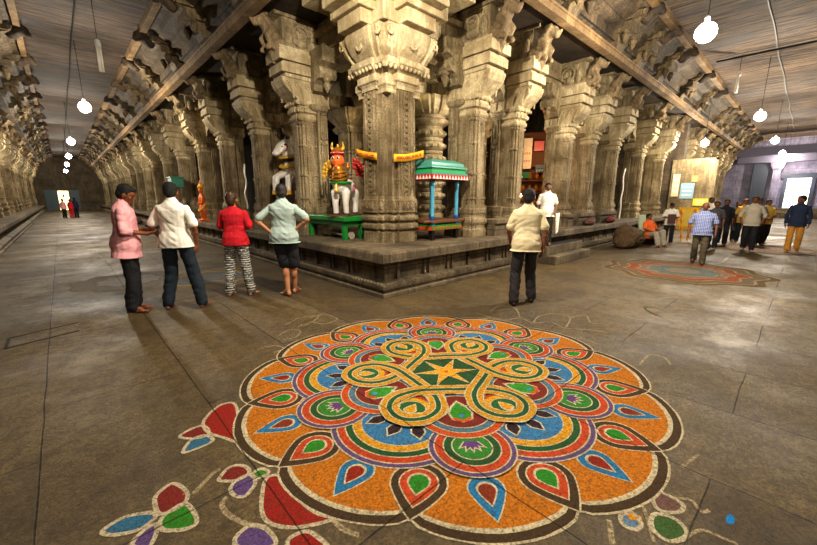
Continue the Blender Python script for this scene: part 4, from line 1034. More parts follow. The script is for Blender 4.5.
# 4 man in grey shirt, hands on hips
person((-1.02, 1.20, 0), away+2, 1.74, 'man in pale grey shirt and black knee shorts with hands on hips, seen from behind', gry, blk, skin=SKL, hair=plain('brown_grey_hair', '2a2119', .6, nz=.3), shorts=True, hem=.84, voxel=.006, width=1.12, belly=.02, head=(.3,.1),
       legs=[((-.09,0,.90),(-.02,.03,.48),(.02,-.06,.085),(-.75,.7,0)), ((.09,0,.90),(.10,.06,.48),(.08,.12,.085))],
       arms=[((-.172,0,1.365),(-.37,-.09,1.18),(-.19,-.09,1.02)), ((.172,0,1.365),(.38,-.07,1.19),(.20,-.02,1.05))],
       hands=[dict(d=(.85,.1,-.5), palm=(.2,1,0), curl=.35), dict(d=(-.7,.6,-.4), palm=(-.4,.6,0), curl=.4)])
# 5 man in cream walking away
person((1.29, -1.66, 0), away-6, 1.66, 'man in cream shirt and dark trousers walking away near the middle', crm, char, hem=.82, voxel=.006, head=(-.45,.05), width=1.1,
       legs=[((-.09,0,.90),(-.12,.04,.48),(-.15,-.10,.085)), ((.09,0,.90),(.11,.14,.49),(.15,.10,.095))],
       arms=[((-.172,0,1.365),(-.25,.04,1.12),(-.20,.16,.93)), ((.172,0,1.365),(.25,-.05,1.12),(.24,-.02,.87))], shoes=plain('dark_sandal', '2a1710'))
# 6 priest-like man in white shirt in the hall bay
person((4.84, -.16, .42), 215, 1.46, 'man in white shirt holding a cloth, standing above the steps in the wide bay', wht, cloth('grey_trousers','4a463c'), voxel=.012, skin=SKD,
       arms=[((-.172,0,1.365),(-.24,.0,1.13),(-.20,.16,.98)), ((.172,0,1.365),(.235,-.02,1.11),(.235,.04,.87))])
b = MB(); b.extr([(-.08,0),(.10,.02),(.07,-.42),(-.02,-.46),(-.05,-.2)], -.015, .015, 'y')
o = b.build('white_cloth', wht, bevel=.006); tag(o, 'folded white cloth hanging from the hand of the man above the steps', 'cloth'); o.location = (4.86, -.42, 1.18)
# 7 walking and standing figures of the right aisle
toC = lambda x, y: math.degrees(math.atan2(CY-y, CX-x))
stride = [((-.09,0,.90),(-.10,.12,.49),(-.10,.12,.085)), ((.09,0,.90),(.10,.02,.47),(.10,-.16,.11))]
stride2 = [((-.09,0,.90),(-.10,.0,.47),(-.10,-.16,.11)), ((.09,0,.90),(.10,.12,.49),(.10,.14,.085))]
plaid = checks('blue_check_shirt', 'c9d0dc', '2f4f9e', '26307c')
def walk(x, y, h, lab, top, bot, **k):
    f = toC(x, y) + k.pop('turn', 0)
    k.setdefault('voxel', .010)
    return person((x, y, 0), f, h, lab, top, bot, skin=k.pop('skin', SKD), **k)
walk(7.35, -2.75, 1.44, 'balding man in blue and white checked shirt and olive trousers walking toward the viewer', plaid, cloth('olive_trousers','4d4430'), legs=stride, bald=True, hair=HAIRG, width=1.25, belly=.03, shoes=plain('black_shoe','14100c'), hem=.82, head=(0,.15))
walk(11.78, -4.22, 1.60, 'man in dark blue jacket and mustard trousers looking to one side, at far right', cloth('dark_blue_jacket','1b2c48'), cloth('mustard_trousers','c08a35'), sleeve='long', legs=stride2, shoes=plain('tan_shoe','a5743a'), head=(-.9,0), width=1.05)
walk(11.37, -1.28, 1.38, 'man in white shirt reading a paper beside the row, right of the seated man', wht, blk, head=(0,.55), lean=.05,
     arms=[((-.172,0,1.365),(-.25,.03,1.12),(-.05,.22,1.12)), ((.172,0,1.365),(.25,.03,1.12),(.05,.22,1.12))])
b = MB(); b.box(-.11,.11,-.003,.003,-.15,.15); o = b.build('dark_bag', plain('maroon_bag','4a1c18')); tag(o, 'small dark maroon bag held in front by the man reading', 'bag'); q = Vector((CX-11.39, CY+1.31, 0)).normalized()*.30; o.location = (11.39+q.x, -1.31+q.y, .86); o.rotation_euler = (0,0,rad(toC(11.39,-1.31)+90))
walk(11.10, -3.31, 1.58, 'man in light grey shirt and black trousers leading the walking group', cloth('light_grey_shirt','b3aa98'), blk, legs=stride, width=1.1, shoes=plain('pale_shoe','b8ada0'), sleeve='elbow',
     arms=[((-.172,0,1.365),(-.29,-.02,1.12),(-.24,.12,.92)), ((.172,0,1.365),(.29,-.02,1.12),(.24,.12,.92))])
walk(13.34, -3.49, 1.48, 'man in yellow shirt with dark trousers at the right side of the walking group', cloth('yellow_shirt','c9a74e'), blk, legs=stride2, sleeve='elbow', turn=30,
     arms=[((-.172,0,1.365),(-.25,.03,1.12),(-.06,.24,1.06)), ((.172,0,1.365),(.25,.0,1.12),(.10,.24,1.02))])
walk(10.59, -2.54, 1.44, 'young man in dark grey t-shirt and dark jeans just behind the checked shirt', cloth('dark_grey_tshirt','4b4648'), nvy, legs=stride2, collar=False)
walk(12.34, -2.56, 1.50, 'man in black shirt and dark jeans in the middle of the walking group', blk, nvy, legs=stride, sleeve='elbow')
walk(12.66, -2.11, 1.55, 'man with white collared shirt behind the checked shirt man', wht, char, legs=stride)
walk(13.5, -2.92, 1.50, 'man in yellow shirt half hidden behind the light grey shirt', cloth('mustard_shirt','bf9a45'), nvy, legs=stride, hair=plain('henna_hair','5a2a16'))
walk(14.1, -2.68, 1.42, 'man in black jacket behind the middle of the walking group', cloth('black_jacket','1b1b1d'), cloth('jeans','2a3344'), legs=stride2, sleeve='long', turn=25)
walk(12.9, -3.28, 1.54, 'man in dark grey shirt partly behind the light grey shirt', cloth('slate_shirt','6d6b64'), blk, legs=stride2)
# seated man with orange shawl leaning on the plinth beside a big sack
person((10.55, -.95, 0), 235, 1.55, 'seated man with bright orange shawl leaning back beside a large brown sack', cloth('orange_shawl','e0661a'), cloth('dull_white_cloth','a59b88'), skin=SKD, pz=-.56, lean=-.25, voxel=.011,
       legs=[((-.09,0,.90),(-.14,.40,.52),(-.12,.52,.085)), ((.09,0,.90),(.16,.42,.46),(.20,.62,.085))], arms=[((-.172,0,1.365),(-.30,-.05,1.15),(-.26,.18,1.05)), ((.172,0,1.365),(.27,.08,1.14),(.14,.28,1.02))])
# far end of the left aisle
for (x, y, h, lab, a, c_) in ((-3.42,34.5,1.45,'distant person in pink top and black trousers at the end of the left aisle',pnk,blk),(-3.02,34.3,1.42,'distant person in bright red clothes at the end of the left aisle',red,red),(-2.72,35.0,1.55,'distant person in dark blue top beside the one in red, left aisle',cloth('deep_blue','1c2444'),blk)):
    person((x, y, 0), away, h, lab, a, c_, voxel=.018, skin=SKD, sleeve='long')

# ------------------------------------------------------------------ rangoli powder drawings on the floor
RC = (-1.195, -2.335); RA = rad(140.5); AX = rad(-43)
def rp(r, a):
    """polar point of the drawing (slightly oval, as drawn)"""
    x = r*cos(a); y = r*sin(a)
    u = x*cos(AX) + y*sin(AX); w = -x*sin(AX) + y*cos(AX)
    u *= 1.035; w *= .97
    return (RC[0] + u*cos(AX) - w*sin(AX), RC[1] + u*sin(AX) + w*cos(AX))
WHITE = 'd2c4a2'
def Z(l): return .0015 + l*.0004
def fill(mb, pts, z): n = len(mb.v); mb.v += [(x, y, z) for x, y in pts]; mb.f.append(tuple(range(n, n+len(pts))))
def line(mb, pts, w, z, closed=False, z1=None):
    n = len(pts); base = len(mb.v); m = n
    for i in range(n):
        a = pts[(i-1) % n] if (closed or i > 0) else pts[0]; c = pts[(i+1) % n] if (closed or i < n-1) else pts[-1]
        dx, dy = c[0]-a[0], c[1]-a[1]; L = math.hypot(dx, dy) or 1
        ww = w*.5*(1 + .16*noise.noise(Vector((pts[i][0]*14, pts[i][1]*14, w*50))))
        nx, ny = -dy/L*ww, dx/L*ww; zz = z if z1 is None else z+(z1-z)*i/(n-1)
        mb.v += [(pts[i][0]+nx, pts[i][1]+ny, zz), (pts[i][0]-nx, pts[i][1]-ny, zz)]
    for i in range(n if closed else n-1):
        j = (i+1) % n; mb.f.append((base+2*i, base+2*i+1, base+2*j+1, base+2*j))
def circ(r0, a0, r, n=40):
    """disc of radius r about the polar point (r0,a0)"""
    return [rp(*topol(r0*cos(a0)+r*cos(t), r0*sin(a0)+r*sin(t))) for t in [2*PI*i/n for i in range(n)]]
def topol(x, y): return math.hypot(x, y), math.atan2(y, x)
def local(r0, a0, pts, rot=0):
    """pts (radial, tangential) about the polar point"""
    out = []
    for (u, v) in pts:
        uu = u*cos(rot) - v*sin(rot); vv = u*sin(rot) + v*cos(rot)
        x = (r0+uu)*cos(a0) - vv*sin(a0); y = (r0+uu)*sin(a0) + vv*cos(a0); out.append(rp(*topol(x, y)))
    return out
def drop(L, W, n=14):
    """teardrop, tip at +L/2, round end at -L/2"""
    r = W/2; c = -L/2 + r; d = L/2 - c; th = math.acos(r/d)
    arc = [(c + r*cos(th+(2*PI-2*th)*i/n), r*sin(th+(2*PI-2*th)*i/n)) for i in range(n+1)]
    tip = (L/2, 0); q = []
    for i in range(3): t = (i+1)/4; q.append((arc[-1][0]*(1-t)+tip[0]*t, arc[-1][1]*(1-t)*(1+.25*t)))
    q2 = [(x, -y) for x, y in q[::-1]]
    return arc + q + [tip] + q2
def scale(pts, k): return [(a*k, b*k) for a, b in pts]
class Rg:
    def __init__(s, root): s.root = root
    def part(s, name, hx, fn, wear=.37):
        mb = MB(); fn(mb); o = mb.build(name, powder(hx, wear), s.root)
        return o
root = empty('rangoli', (0,0,0), 0, 'large round orange powder rangoli with petals, knot loops and a yellow centre star', 'rangoli')
G = Rg(root)
lobes = [RA + k*PI/6 for k in range(12)]
def outer_path(rm=1.71, rc=1.585, per=14):
    pts = []
    for a in lobes:
        for i in range(per):
            t = i/per; th = a - PI/12 + t*PI/6
            pts.append(rp(rc + (rm-rc)*(sin(PI*t)**.62), th))
    return pts
G.part('white_edge', WHITE, lambda mb: line(mb, outer_path(1.675,1.565), .072, Z(1), True))
G.part('brown_border', '4e3d2c', lambda mb: line(mb, outer_path(1.675,1.565), .046, Z(2), True))
G.part('orange_field', 'c67a22', lambda mb: fill(mb, outer_path(1.632,1.525), Z(3)))
G.part('white_edge', WHITE, lambda mb: line(mb, outer_path(1.632,1.525), .02, Z(4), True))
D1 = drop(.30, .19)
for k, a in enumerate(lobes):                          # blue drops in the middle of each lobe
    G.part('blue_drop', WHITE, lambda mb: fill(mb, local(1.43, a, scale(D1, 1.10)), Z(5))).name = 'drop_outline'
    G.part('blue_drop', '2e7fae', lambda mb: fill(mb, local(1.43, a, D1), Z(6)))
    G.part('drop_core', WHITE, lambda mb: fill(mb, local(1.41, a, scale(D1, .60)), Z(7))).name = 'core_outline'
    G.part('drop_core', ['9a2f22','8d3a26'][k % 2], lambda mb: fill(mb, local(1.41, a, scale(D1, .48)), Z(8)))
D2 = drop(.40, .30)
for k, a in enumerate(lobes):                          # brown looped drops where lobes meet
    a = a + PI/12
    for nm, hx, sc, z in (('loop_outline', WHITE, 1.07, 5), ('brown_loop', '4e3d2c', 1.0, 6), ('loop_outline', WHITE, .74, 7), ('orange_ring', 'c9502a', .68, 8), ('ring_outline', WHITE, .44, 9), ('green_core', '2f8f2c', .36, 10)):
        off = {1.07:1.40, 1.0:1.40, .74:1.385, .68:1.385, .44:1.365, .36:1.365}[sc]
        G.part(nm, hx, lambda mb: fill(mb, local(off, a, scale(D2, sc)), Z(z)))
def rings(name, r0, a, lst, z0):
    for i, (hx, r) in enumerate(lst): G.part(name if hx != WHITE else 'powder_outline', hx, lambda mb: fill(mb, circ(r0, a, r), Z(z0 + i)))
for k in range(6):                                     # green petals
    a = RA + PI/6 + k*PI/3
    rings('green_petal_band', 1.03, a, [(WHITE,.272),('6a5482',.262),(WHITE,.236),('c8502c',.227),(WHITE,.180),('285c34',.171),(WHITE,.128),('3b8b3a',.119)], 23)
    def lotus(mb, s):
        for th in (-.9,-.45,0,.45,.9): fill(mb, local(1.02, a, [(u*cos(th)-v*sin(th)-.04, u*sin(th)+v*cos(th)) for u, v in [(.0,0),(.03*s,.022*s),(.09*s,.0),(.03*s,-.022*s)]]), Z(32 if s > 1 else 33)+th*.00003)
    G.part('lotus_outline', WHITE, lambda mb: lotus(mb, 1.3)); G.part('purple_lotus', '6e4a86', lambda mb: lotus(mb, 1))
for k in range(6):                                     # large blue petals behind each knot loop
    a = RA + k*PI/3
    rings('blue_petal_band', .83, a, [(WHITE,.478),('6a5482',.468),(WHITE,.44),('c84e2c',.43),(WHITE,.385),('2a5e36',.376),(WHITE,.335),('dba02a',.326),(WHITE,.278),('3f82b0',.268)], 11)
    def leaves(mb, s, z):
        for th in (-1.15,-.58,0,.58,1.15):
            fill(mb, local(.66, a, [(u*cos(th)-v*sin(th), u*sin(th)+v*cos(th)) for u, v in [(.20,0),(.25,.033*s),(.295,.036*s),(.355 if s < 1.2 else .375,0),(.295,-.036*s),(.25,-.033*s)]]), Z(z))
    G.part('leaf_outline', WHITE, lambda mb: leaves(mb, 1.45, 21)); G.part('dark_leaves', '3a2a33', lambda mb: leaves(mb, 1.1, 22))
D3 = [(-.14,0),(-.08,.045),(.0,.075),(.07,.06),(.10,0),(.07,-.06),(.0,-.075),(-.08,-.045)]
for k in range(6):                                     # maroon petals with a green paisley
    a = RA + PI/6 + k*PI/3
    rings('maroon_petal_band', .63, a, [(WHITE,.325),('cc582a',.315),(WHITE,.268),('5b7f92',.260),(WHITE,.215),('85302a',.206)], 35)
    G.part('paisley_outline', WHITE, lambda mb: fill(mb, local(.66, a, scale(D3, 1.22)), Z(42)))
    G.part('green_paisley', '3c9a34', lambda mb: fill(mb, local(.66, a, D3), Z(43)))
    G.part('curl', WHITE, lambda mb: line(mb, local(.52, a, [(.03-.03*t*cos(t*4.2), .04-.03*t*sin(t*4.2)) for t in [i/16 for i in range(17)]]), .014, Z(44)))
    G.part('orange_crescent', 'd9602a', lambda mb: line(mb, local(.70, a, [(.06*cos(t), .06*sin(t)) for t in [-1.2+i*.3 for i in range(9)]]), .026, Z(45)))
    G.part('blue_dot', '4e97bd', lambda mb: fill(mb, circ(.70, a, .022, 14), Z(46)))
# green heart of the knot
hexp = [rp(.40, RA + k*PI/3 + PI/6*0) for k in range(6)]
G.part('green_hexagon', '2b5a36', lambda mb: fill(mb, hexp, Z(47)))
def star(s): return [rp((.25 if i % 2 == 0 else .075)*s, RA + .1 + i*PI/6) for i in range(12)]
def starpoly(mb, s, z):
    p = star(s); c = rp(0, 0); n = len(mb.v); mb.v += [(x, y, z) for x, y in p] + [(c[0], c[1], z)]
    for i in range(12): mb.f.append((n+i, n+(i+1) % 12, n+12))
G.part('star_outline', WHITE, lambda mb: starpoly(mb, 1.14, Z(48))); G.part('yellow_star', 'e9ab35', lambda mb: starpoly(mb, 1, Z(49)))
G.part('star_centre', 'd9602a', lambda mb: fill(mb, circ(0, 0, .022, 10), Z(50)))
def cat(P, n=7):
    out = []
    for i in range(1, len(P)-2):
        for k in range(n):
            t = k/n; q = []
            for d in (0, 1):
                p0, p1, p2, p3 = P[i-1][d], P[i][d], P[i+1][d], P[i+2][d]
                q.append(.5*((2*p1)+(-p0+p2)*t+(2*p0-5*p1+4*p2-p3)*t*t+(-p0+3*p1-3*p2+p3)*t**3))
            out.append(tuple(q))
    return out
for k in range(6):                                     # the six knot loops
    a = RA + k*PI/3
    # filled eye of the loop
    for nm, hx, s, z in (('eye_ring', 'e3a424', .15, 51), ('powder_outline', WHITE, .108, 52), ('green_eye', '2b6a38', .098, 53)):
        G.part(nm, hx, lambda mb: fill(mb, circ(.68, a, s, 26), Z(z)))
    G.part('eye_drop_outline', WHITE, lambda mb: fill(mb, local(.68, a, scale(drop(.145,.10), -1)), Z(54)))
    G.part('eye_drop', 'e3a424', lambda mb: fill(mb, local(.68, a, scale(drop(.11,.07), -1)), Z(55)))
    def L(r, th): return ((r)*cos(th), (r)*sin(th))
    def rel(u, v): return (u, v)
    h = .33
    pts = [(h*cos(-PI/3*1.0)*1.08, h*sin(-PI/3)*1.08), (h*cos(-PI/6), h*sin(-PI/6)), (.40, .03), (.49, .12), (.61, .175), (.735, .15), (.81, .07), (.828, 0), (.81, -.07), (.735, -.15), (.61, -.175), (.49, -.12), (.40, -.03), (h*cos(PI/6), h*sin(PI/6)), (h*cos(PI/3)*1.08, h*sin(PI/3)*1.08)]
    loc = cat(pts)
    loc += [pts[-2]]
    W_ = [rp(*topol(x*cos(a)-y*sin(a), x*sin(a)+y*cos(a))) for x, y in loc]
    for nm, hx, w, z in (('knot_outline', WHITE, .148, 56), ('yellow_knot', 'd49c2c', .128, 57), ('knot_outline', WHITE, .054, 58), ('green_knot', '24603a', .036, 59)):
        G.part(nm, hx, lambda mb: line(mb, W_, w, Z(z), False, Z(z)+.0030))

# flowers, buds and scroll lines drawn outside the circle, each colour patch on its own
DECO = [('red', [(-2.9, -1.54), (-2.82, -1.5), (-2.75, -1.55), (-2.79, -1.76), (-2.87, -2.04), (-2.94, -1.93), (-3.0, -1.79), (-2.99, -1.65)]), ('maroon', [(-3.15, -1.72), (-3.07, -1.68), (-3.0, -1.7), (-3.0, -1.82), (-3.08, -1.81)]), ('blue', [(-3.17, -1.91), (-3.1, -1.81), (-3.02, -1.82), (-3.0, -1.91), (-3.07, -1.93)]), ('maroon', [(-3.35, -2.19), (-3.27, -2.16), (-3.23, -2.29), (-3.27, -2.36), (-3.36, -2.35), (-3.37, -2.26)]), ('green', [(-3.36, -2.38), (-3.27, -2.35), (-3.24, -2.41), (-3.24, -2.52), (-3.29, -2.53), (-3.37, -2.46)]), ('blue', [(-3.58, -2.27), (-3.49, -2.25), (-3.39, -2.31), (-3.39, -2.36), (-3.46, -2.38), (-3.55, -2.33)]), ('purple', [(-3.49, -2.46), (-3.45, -2.41), (-3.39, -2.4), (-3.4, -2.47), (-3.44, -2.52)]), ('maroon', [(-3.07, -2.29), (-3.0, -2.24), (-2.94, -2.28), (-2.93, -2.36), (-3.0, -2.38), (-3.07, -2.32)]), ('purple', [(-3.05, -2.41), (-2.99, -2.37), (-2.93, -2.39), (-2.94, -2.47), (-3.01, -2.52), (-3.05, -2.48)]), ('red', [(-2.87, -2.47), (-2.95, -2.59), (-2.99, -2.71), (-2.97, -2.8), (-2.89, -2.89), (-2.75, -2.96), (-2.79, -2.87), (-2.81, -2.74), (-2.79, -2.55)]), ('purple', [(-3.14, -2.75), (-3.06, -2.72), (-3.01, -2.79), (-3.01, -2.9), (-3.12, -2.84)]), ('red', [(-2.96, -2.92), (-2.88, -2.93), (-2.85, -3.0), (-2.85, -3.09), (-2.97, -3.01)]), ('green', [(-2.93, -2.39), (-2.87, -2.38), (-2.85, -2.44), (-2.91, -2.44)]), ('mauve', [(-1.38, -3.99), (-1.37, -4.07), (-1.39, -4.12), (-1.46, -4.11), (-1.51, -4.05), (-1.48, -4.01)]), ('dgreen', [(-1.57, -4.03), (-1.52, -4.08), (-1.53, -4.14), (-1.59, -4.17), (-1.68, -4.12), (-1.66, -4.05)]), ('bluedot', [(-1.33, -4.28), (-1.28, -4.29), (-1.3, -4.31), (-1.34, -4.31), (-1.36, -4.29)]), ('blue2', [(-1.69, -3.92), (-1.63, -3.95), (-1.66, -4.0), (-1.72, -4.0), (-1.74, -3.95)]), ('orangedot', [(-1.65, -3.94), (-1.62, -3.98), (-1.64, -4.0), (-1.68, -3.96)])]
DLINES = [[(-3.21, -2.31), (-3.17, -2.29), (-3.09, -2.23), (-3.04, -2.22)], [(-3.08, -2.46), (-3.12, -2.5), (-3.11, -2.6), (-3.06, -2.71), (-2.99, -2.8)], [(-2.75, -2.96), (-2.74, -3.05), (-2.7, -3.13)], [(-1.76, -3.89), (-1.89, -3.95)], [(-1.91, -0.42), (-1.72, -0.33), (-1.65, -0.45), (-1.77, -0.59), (-1.93, -0.57)], [(-1.69, -0.13), (-1.42, -0.0), (-1.21, -0.09), (-1.42, -0.27), (-1.62, -0.29)], [(-2.18, -0.64), (-2.05, -0.68), (-2.02, -0.82), (-2.15, -0.83)], [(-1.33, -0.09), (-1.1, -0.08), (-1.09, -0.37), (-1.31, -0.43), (-1.39, -0.25)], [(0.43, -1.44), (0.43, -1.68), (0.47, -1.89), (0.69, -1.98), (0.63, -2.19), (0.82, -2.32), (0.75, -2.55), (0.9, -2.78), (0.97, -2.98)], [(0.61, -1.56), (0.96, -1.49), (1.03, -1.69), (0.69, -1.98)], [(0.63, -2.19), (0.96, -2.11), (1.2, -2.22), (1.17, -2.42), (0.75, -2.55)], [(0.5, -2.41), (0.45, -2.62), (0.55, -2.8), (0.51, -3.03)], [(1.17, -2.42), (1.44, -2.51), (1.19, -2.67), (1.21, -2.78)], [(0.28, -3.47), (0.6, -3.47), (0.63, -3.59), (0.47, -3.68)], [(-0.21, -3.53), (-0.05, -3.56), (-0.04, -3.67)], [(-0.85, -4.1), (-0.97, -4.07), (-1.08, -4.05)], [(-1.38, -3.99), (-1.35, -3.94), (-1.27, -3.89)], [(-1.51, -3.96), (-1.62, -4.02), (-1.75, -4.08)], [(-1.59, -4.17), (-1.5, -4.21), (-1.48, -4.26), (-1.47, -4.35)], [(-1.37, -4.07), (-1.32, -4.14), (-1.37, -4.19), (-1.32, -4.22)], [(-3.98, 4.41), (-3.59, 4.66), (-3.17, 4.6), (-2.61, 4.19)], [(-3.73, 3.73), (-3.24, 3.54), (-2.6, 3.13)], [(2.68, -2.25), (2.82, -2.79), (3.48, -3.17), (3.51, -3.66)], [(2.51, -2.87), (2.66, -3.21), (2.85, -3.52)]]

PC = {'red':'9c2b24','maroon':'85302b','blue':'3d7390','green':'3c8a2c','purple':'6a5285','mauve':'7d5f57','dgreen':'4a6a3a','bluedot':'1f8fd6','blue2':'6c8ba5','orangedot':'d98f1e'}
fl = empty('chalk_border', (0,0,0), 0, 'worn floral buds and white scrolls of powder around the large rangoli', 'rangoli')
for di, (c, pl) in enumerate(DECO):
    m_ = (sum(p[0] for p in pl)/len(pl), sum(p[1] for p in pl)/len(pl))
    P2 = cat([pl[-1]] + pl + [pl[0], pl[1]], 5)
    mb = MB(); fill(mb, P2, .0006+di*.00003); mb.build('colour_patch', powder(PC[c], .36), fl)
    mb = MB(); line(mb, P2, .022, .0013+di*.00002, True)
    if c not in ('bluedot','orangedot'): mb.build('white_outline', powder('cdbfa0', .38), fl)
for i, l in enumerate(DLINES):
    if len(l) > 2: l = cat([l[0]] + l + [l[-1]], 6)
    mb = MB(); line(mb, l, .026 if i < 4 else .018, Z(0)-.0002+i*.00001); mb.build('scroll_line', powder('bcab8a', .42), fl)
# rangolis further off, trodden and faded
def faded(x, y, r, rings_, label, st=.6):
    t = empty('faded_rangoli', (x, y, 0), 0, label, 'rangoli')
    for i, (hx, k, wear) in enumerate(rings_):
        n = 60; mb = MB()
        pts = [(r*k*(1+.07*cos(9*a))*cos(a), r*k*(1+.07*cos(9*a))*sin(a)) for a in [2*PI*j/n for j in range(n)]]
        fill(mb, pts, Z(1+i)); mb.build('powder_ring', powder(hx, wear), t)
        mb = MB(); line(mb, pts, .03*r, Z(1.5+i), True); mb.build('ring_outline', powder('b9ab93', .46), t)
    return t
faded(6.1, -2.7, 1.45, [('7d6b58',1.0,.54),('a5897a',.88,.52),('cf5a34',.72,.48),('b98f80',.56,.47),('7a97a0',.44,.47),('a99a90',.2,.44)], 'worn orange and grey-blue rangoli at the feet of the checked shirt man')
faded(-1.55, 3.45, .75, [('d0a52c',.98,.38),('7d838c',.84,.36),('d0a52c',.5,.38),('8a9098',.42,.38)], 'dark grey rangoli with yellow edge behind the man in white')
faded(-2.75, 4.3, .85, [('b0aca6',1.0,.43),('c6c6c6',.6,.42)], 'pale grey worn powder patch left of the man in pink')
faded(12.0, -3.7, 1.3, [('a8988a',1.0,.48),('cbb3a6',.7,.46)], 'pale trodden chalk rangoli under the walking group')
t = empty('chalk_scroll', (0,0,0), 0, 'thin white chalk scroll on the paving near the walking man in white', 'rangoli')
for k in range(4):
    mb = MB(); line(mb, [(2.3+.5*k+.22*cos(u*2), -3.1-.12*k+.14*sin(u*3+k)) for u in [i*.2 for i in range(22)]], .018, Z(2)); mb.build('chalk_line', powder('b5a78c', .44), t)
# iron drain cover edge let into the paving
t = empty('drain_cover', (-3.86, 1.36, 0), 0, 'dark rectangular drain cover outline in the paving at left', 'drain cover')
M_IRON = plain('drain_iron', '1c160d', .8); mb = MB()
for q in ([(-.3,-.2),(.3,-.02),(.3,.01),(-.3,-.17)], [(-.3,-.2),(-.27,-.2),(-.27,.22),(-.3,.22)], [(-.3,.19),(.3,.37),(.3,.4),(-.3,.22)]): mb.extr(q, .0, .004, 'z')
mb.build('rim', M_IRON, t)
mb = MB(); mb.extr([(-.27,-.16),(.3,.01),(.3,.37),(-.27,.19)], 0, .002, 'z'); mb.build('cover_plate', M_FLOOR, t)

# ------------------------------------------------------------------ lamps
M_BULB = emis('lit_bulb', (1,.95,.85), 80)
M_SOCK = plain('lamp_socket', 'd8d8d0', .4); M_CORD = plain('cord_black', '060504', .95)
M_TUBE = plain('unlit_tube_glass', 'ece7d8', .25, nz=.03)
def lamp(x, y, z, power, label, top=ZC, r=.15, color=(1,.90,.75)):
    t = empty('hanging_lamp', (x, y, z), 0, label, 'lamp')
    mb = MB(); mb.ell((0,0,.22+r*.3-r*.95), (r,r,r), 18, 14); mb.build('bulb', M_BULB, t, True)  # oversized sphere: the bulb and its glare in one shape
    mb = MB(); mb.lathe([(.028,.2+r*.3),(.04,.22+r*.3),(.04,.34),(.015,.38)], n=12); mb.build('socket', M_SOCK, t)
    mb = MB(); mb.tube([(0,0,.36),(.004,.003,(top-z)/2+.2),(0,0,top-z+.02)], .007, 5); mb.build('cord', M_CORD, t)
    ld = bpy.data.lights.new('bulb_light', 'POINT'); ld.energy = power; ld.color = color; ld.shadow_soft_size = r*.4
    lo = bpy.data.objects.new('bulb_light', ld); COL.objects.link(lo); lo.location = (x, y, z-.06-r*.6)
lamp(4.67, -2.77, 4.1, 330, 'nearest lit bulb hanging in the right aisle, top right')
lamp(14.05, -2.83, 4.1, 300, 'second lit bulb along the right aisle')
lamp(21.9, -2.85, 4.1, 260, 'third lit bulb along the right aisle')
lamp(29.5, -2.85, 4.1, 260, 'fourth lit bulb along the right aisle')
lamp(36.0, -2.85, 4.3, 160, 'farthest lit bulb before the right end doorway')
lamp(18.3, -.75, 3.85, 110, 'lit bulb hanging against the right row of pillars above the walking group', top=5.7)
lamp(-2.59, 10.99, 4.1, 190, 'nearest lit bulb hanging in the left aisle')
lamp(-2.75, 20.59, 4.1, 200, 'second lit bulb along the left aisle')
lamp(-2.72, 29.5, 4.1, 180, 'third lit bulb along the left aisle')
lamp(-2.72, 38.0, 4.1, 150, 'fourth lit bulb along the left aisle')
lamp(-2.72, 48.0, 4.1, 150, 'farthest lit bulb of the left aisle')
lamp(3.78, 1.55, 3.35, 8, 'small lit bulb in the bay between the first two right row pillars', top=5.12, r=.05)
lamp(-1.25, -1.3, 4.55, 330, 'lit bulb overhead where the two aisles cross')
lamp(-2.4, -7.0, 4.3, 120, 'lit bulb behind the viewer in the side aisle')
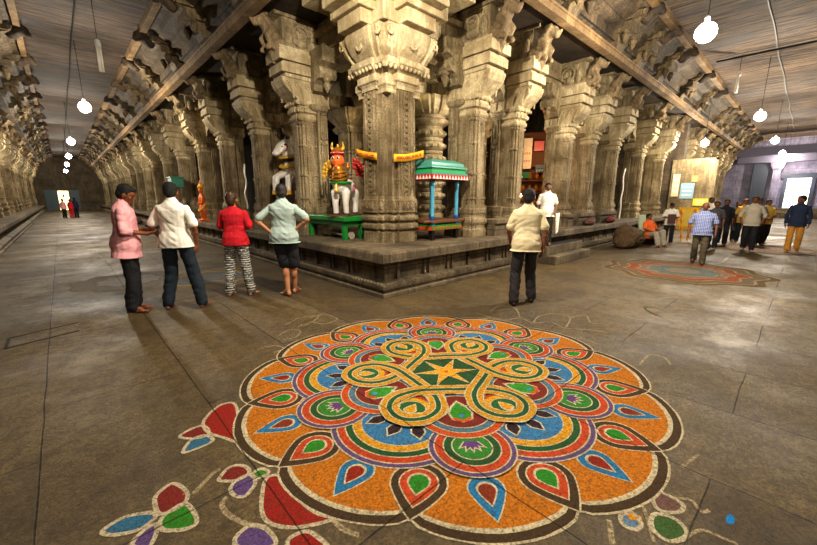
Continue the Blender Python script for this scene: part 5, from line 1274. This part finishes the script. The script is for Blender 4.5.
# lights inside the dark hall
for x, y, z, p, c in ((2.9,2.2,4.0,3,(1,.85,.5)),(7.0,1.3,2.9,16,(1,.55,.2)),(2.6,4.4,3.6,3,(1,.8,.5)),(2.4,7.4,3.4,3,(1,.8,.5)),(15.5,2.2,3.2,40,(1,.85,.55)),(-6.3,14,3.2,30,(1,.7,.4)),(-6.3,24,3.2,30,(1,.7,.4)),(37,-3.6,2.5,60,(.85,.8,1))):
    ld = bpy.data.lights.new('hall_light', 'POINT'); ld.energy = p; ld.color = c; ld.shadow_soft_size = .15
    lo = bpy.data.objects.new('hall_light', ld); COL.objects.link(lo); lo.location = (x, y, z)
def tubelamp(x, y, z, lab):
    t = empty('unlit_tube_lamp', (x, y, z), 0, lab, 'lamp')
    mb = MB()
    for dx, dy in ((-.03,0),(.03,0),(0,.03)): mb.tube([(dx,dy,-.3),(dx,dy,.2)], .022, 8)
    mb.build('glass_tube', M_TUBE, t, True)
    mb = MB(); mb.lathe([(.05,.2),(.06,.24),(.05,.33),(.02,.36)], n=12); mb.build('socket', M_SOCK, t)
    mb = MB(); mb.tube([(0,0,.35),(0,0,ZC-z+.01)], .006, 5); mb.build('cord', M_CORD, t)
tubelamp(-2.44, 6.84, 4.6, 'unlit white tube lamp hanging from the left aisle ceiling')
tubelamp(13.1, -2.22, 5.2, 'unlit white tube lamp hanging from the right aisle ceiling')
b = MB(); b.tube([(-2.64+.012*sin(i*1.3), -1.4+i*1.5, ZC-.03) for i in range(37)], .022, 6)
tag(b.build('ceiling_conduit', M_CORD), 'dark cable running along the left aisle ceiling', 'cable')
b = MB(); b.tube([(-4+i*1.5, -3.03+.02*sin(i*1.7), ZC-.03) for i in range(28)], .022, 6)
tag(b.build('ceiling_conduit', plain('pale_conduit','5d5447')), 'pale conduit running along the right aisle ceiling', 'cable')
b = MB(); b.tube([(13.0,-1.6,ZC-.1),(13.0,-3.0,ZC-.1),(13.0,-4.3,ZC-.1)], .03, 6)
tag(b.build('ceiling_conduit', M_CORD), 'dark pipe crossing the right aisle ceiling near the unlit tube', 'pipe')

W = bpy.data.worlds.new('world'); S.world = W; W.use_nodes = True
W.node_tree.nodes['Background'].inputs[0].default_value = (1,.85,.65,1); W.node_tree.nodes['Background'].inputs[1].default_value = .03
S.view_settings.view_transform = 'Standard'; S.view_settings.look = 'None'
S.view_settings.exposure = 1.6; S.view_settings.gamma = .88
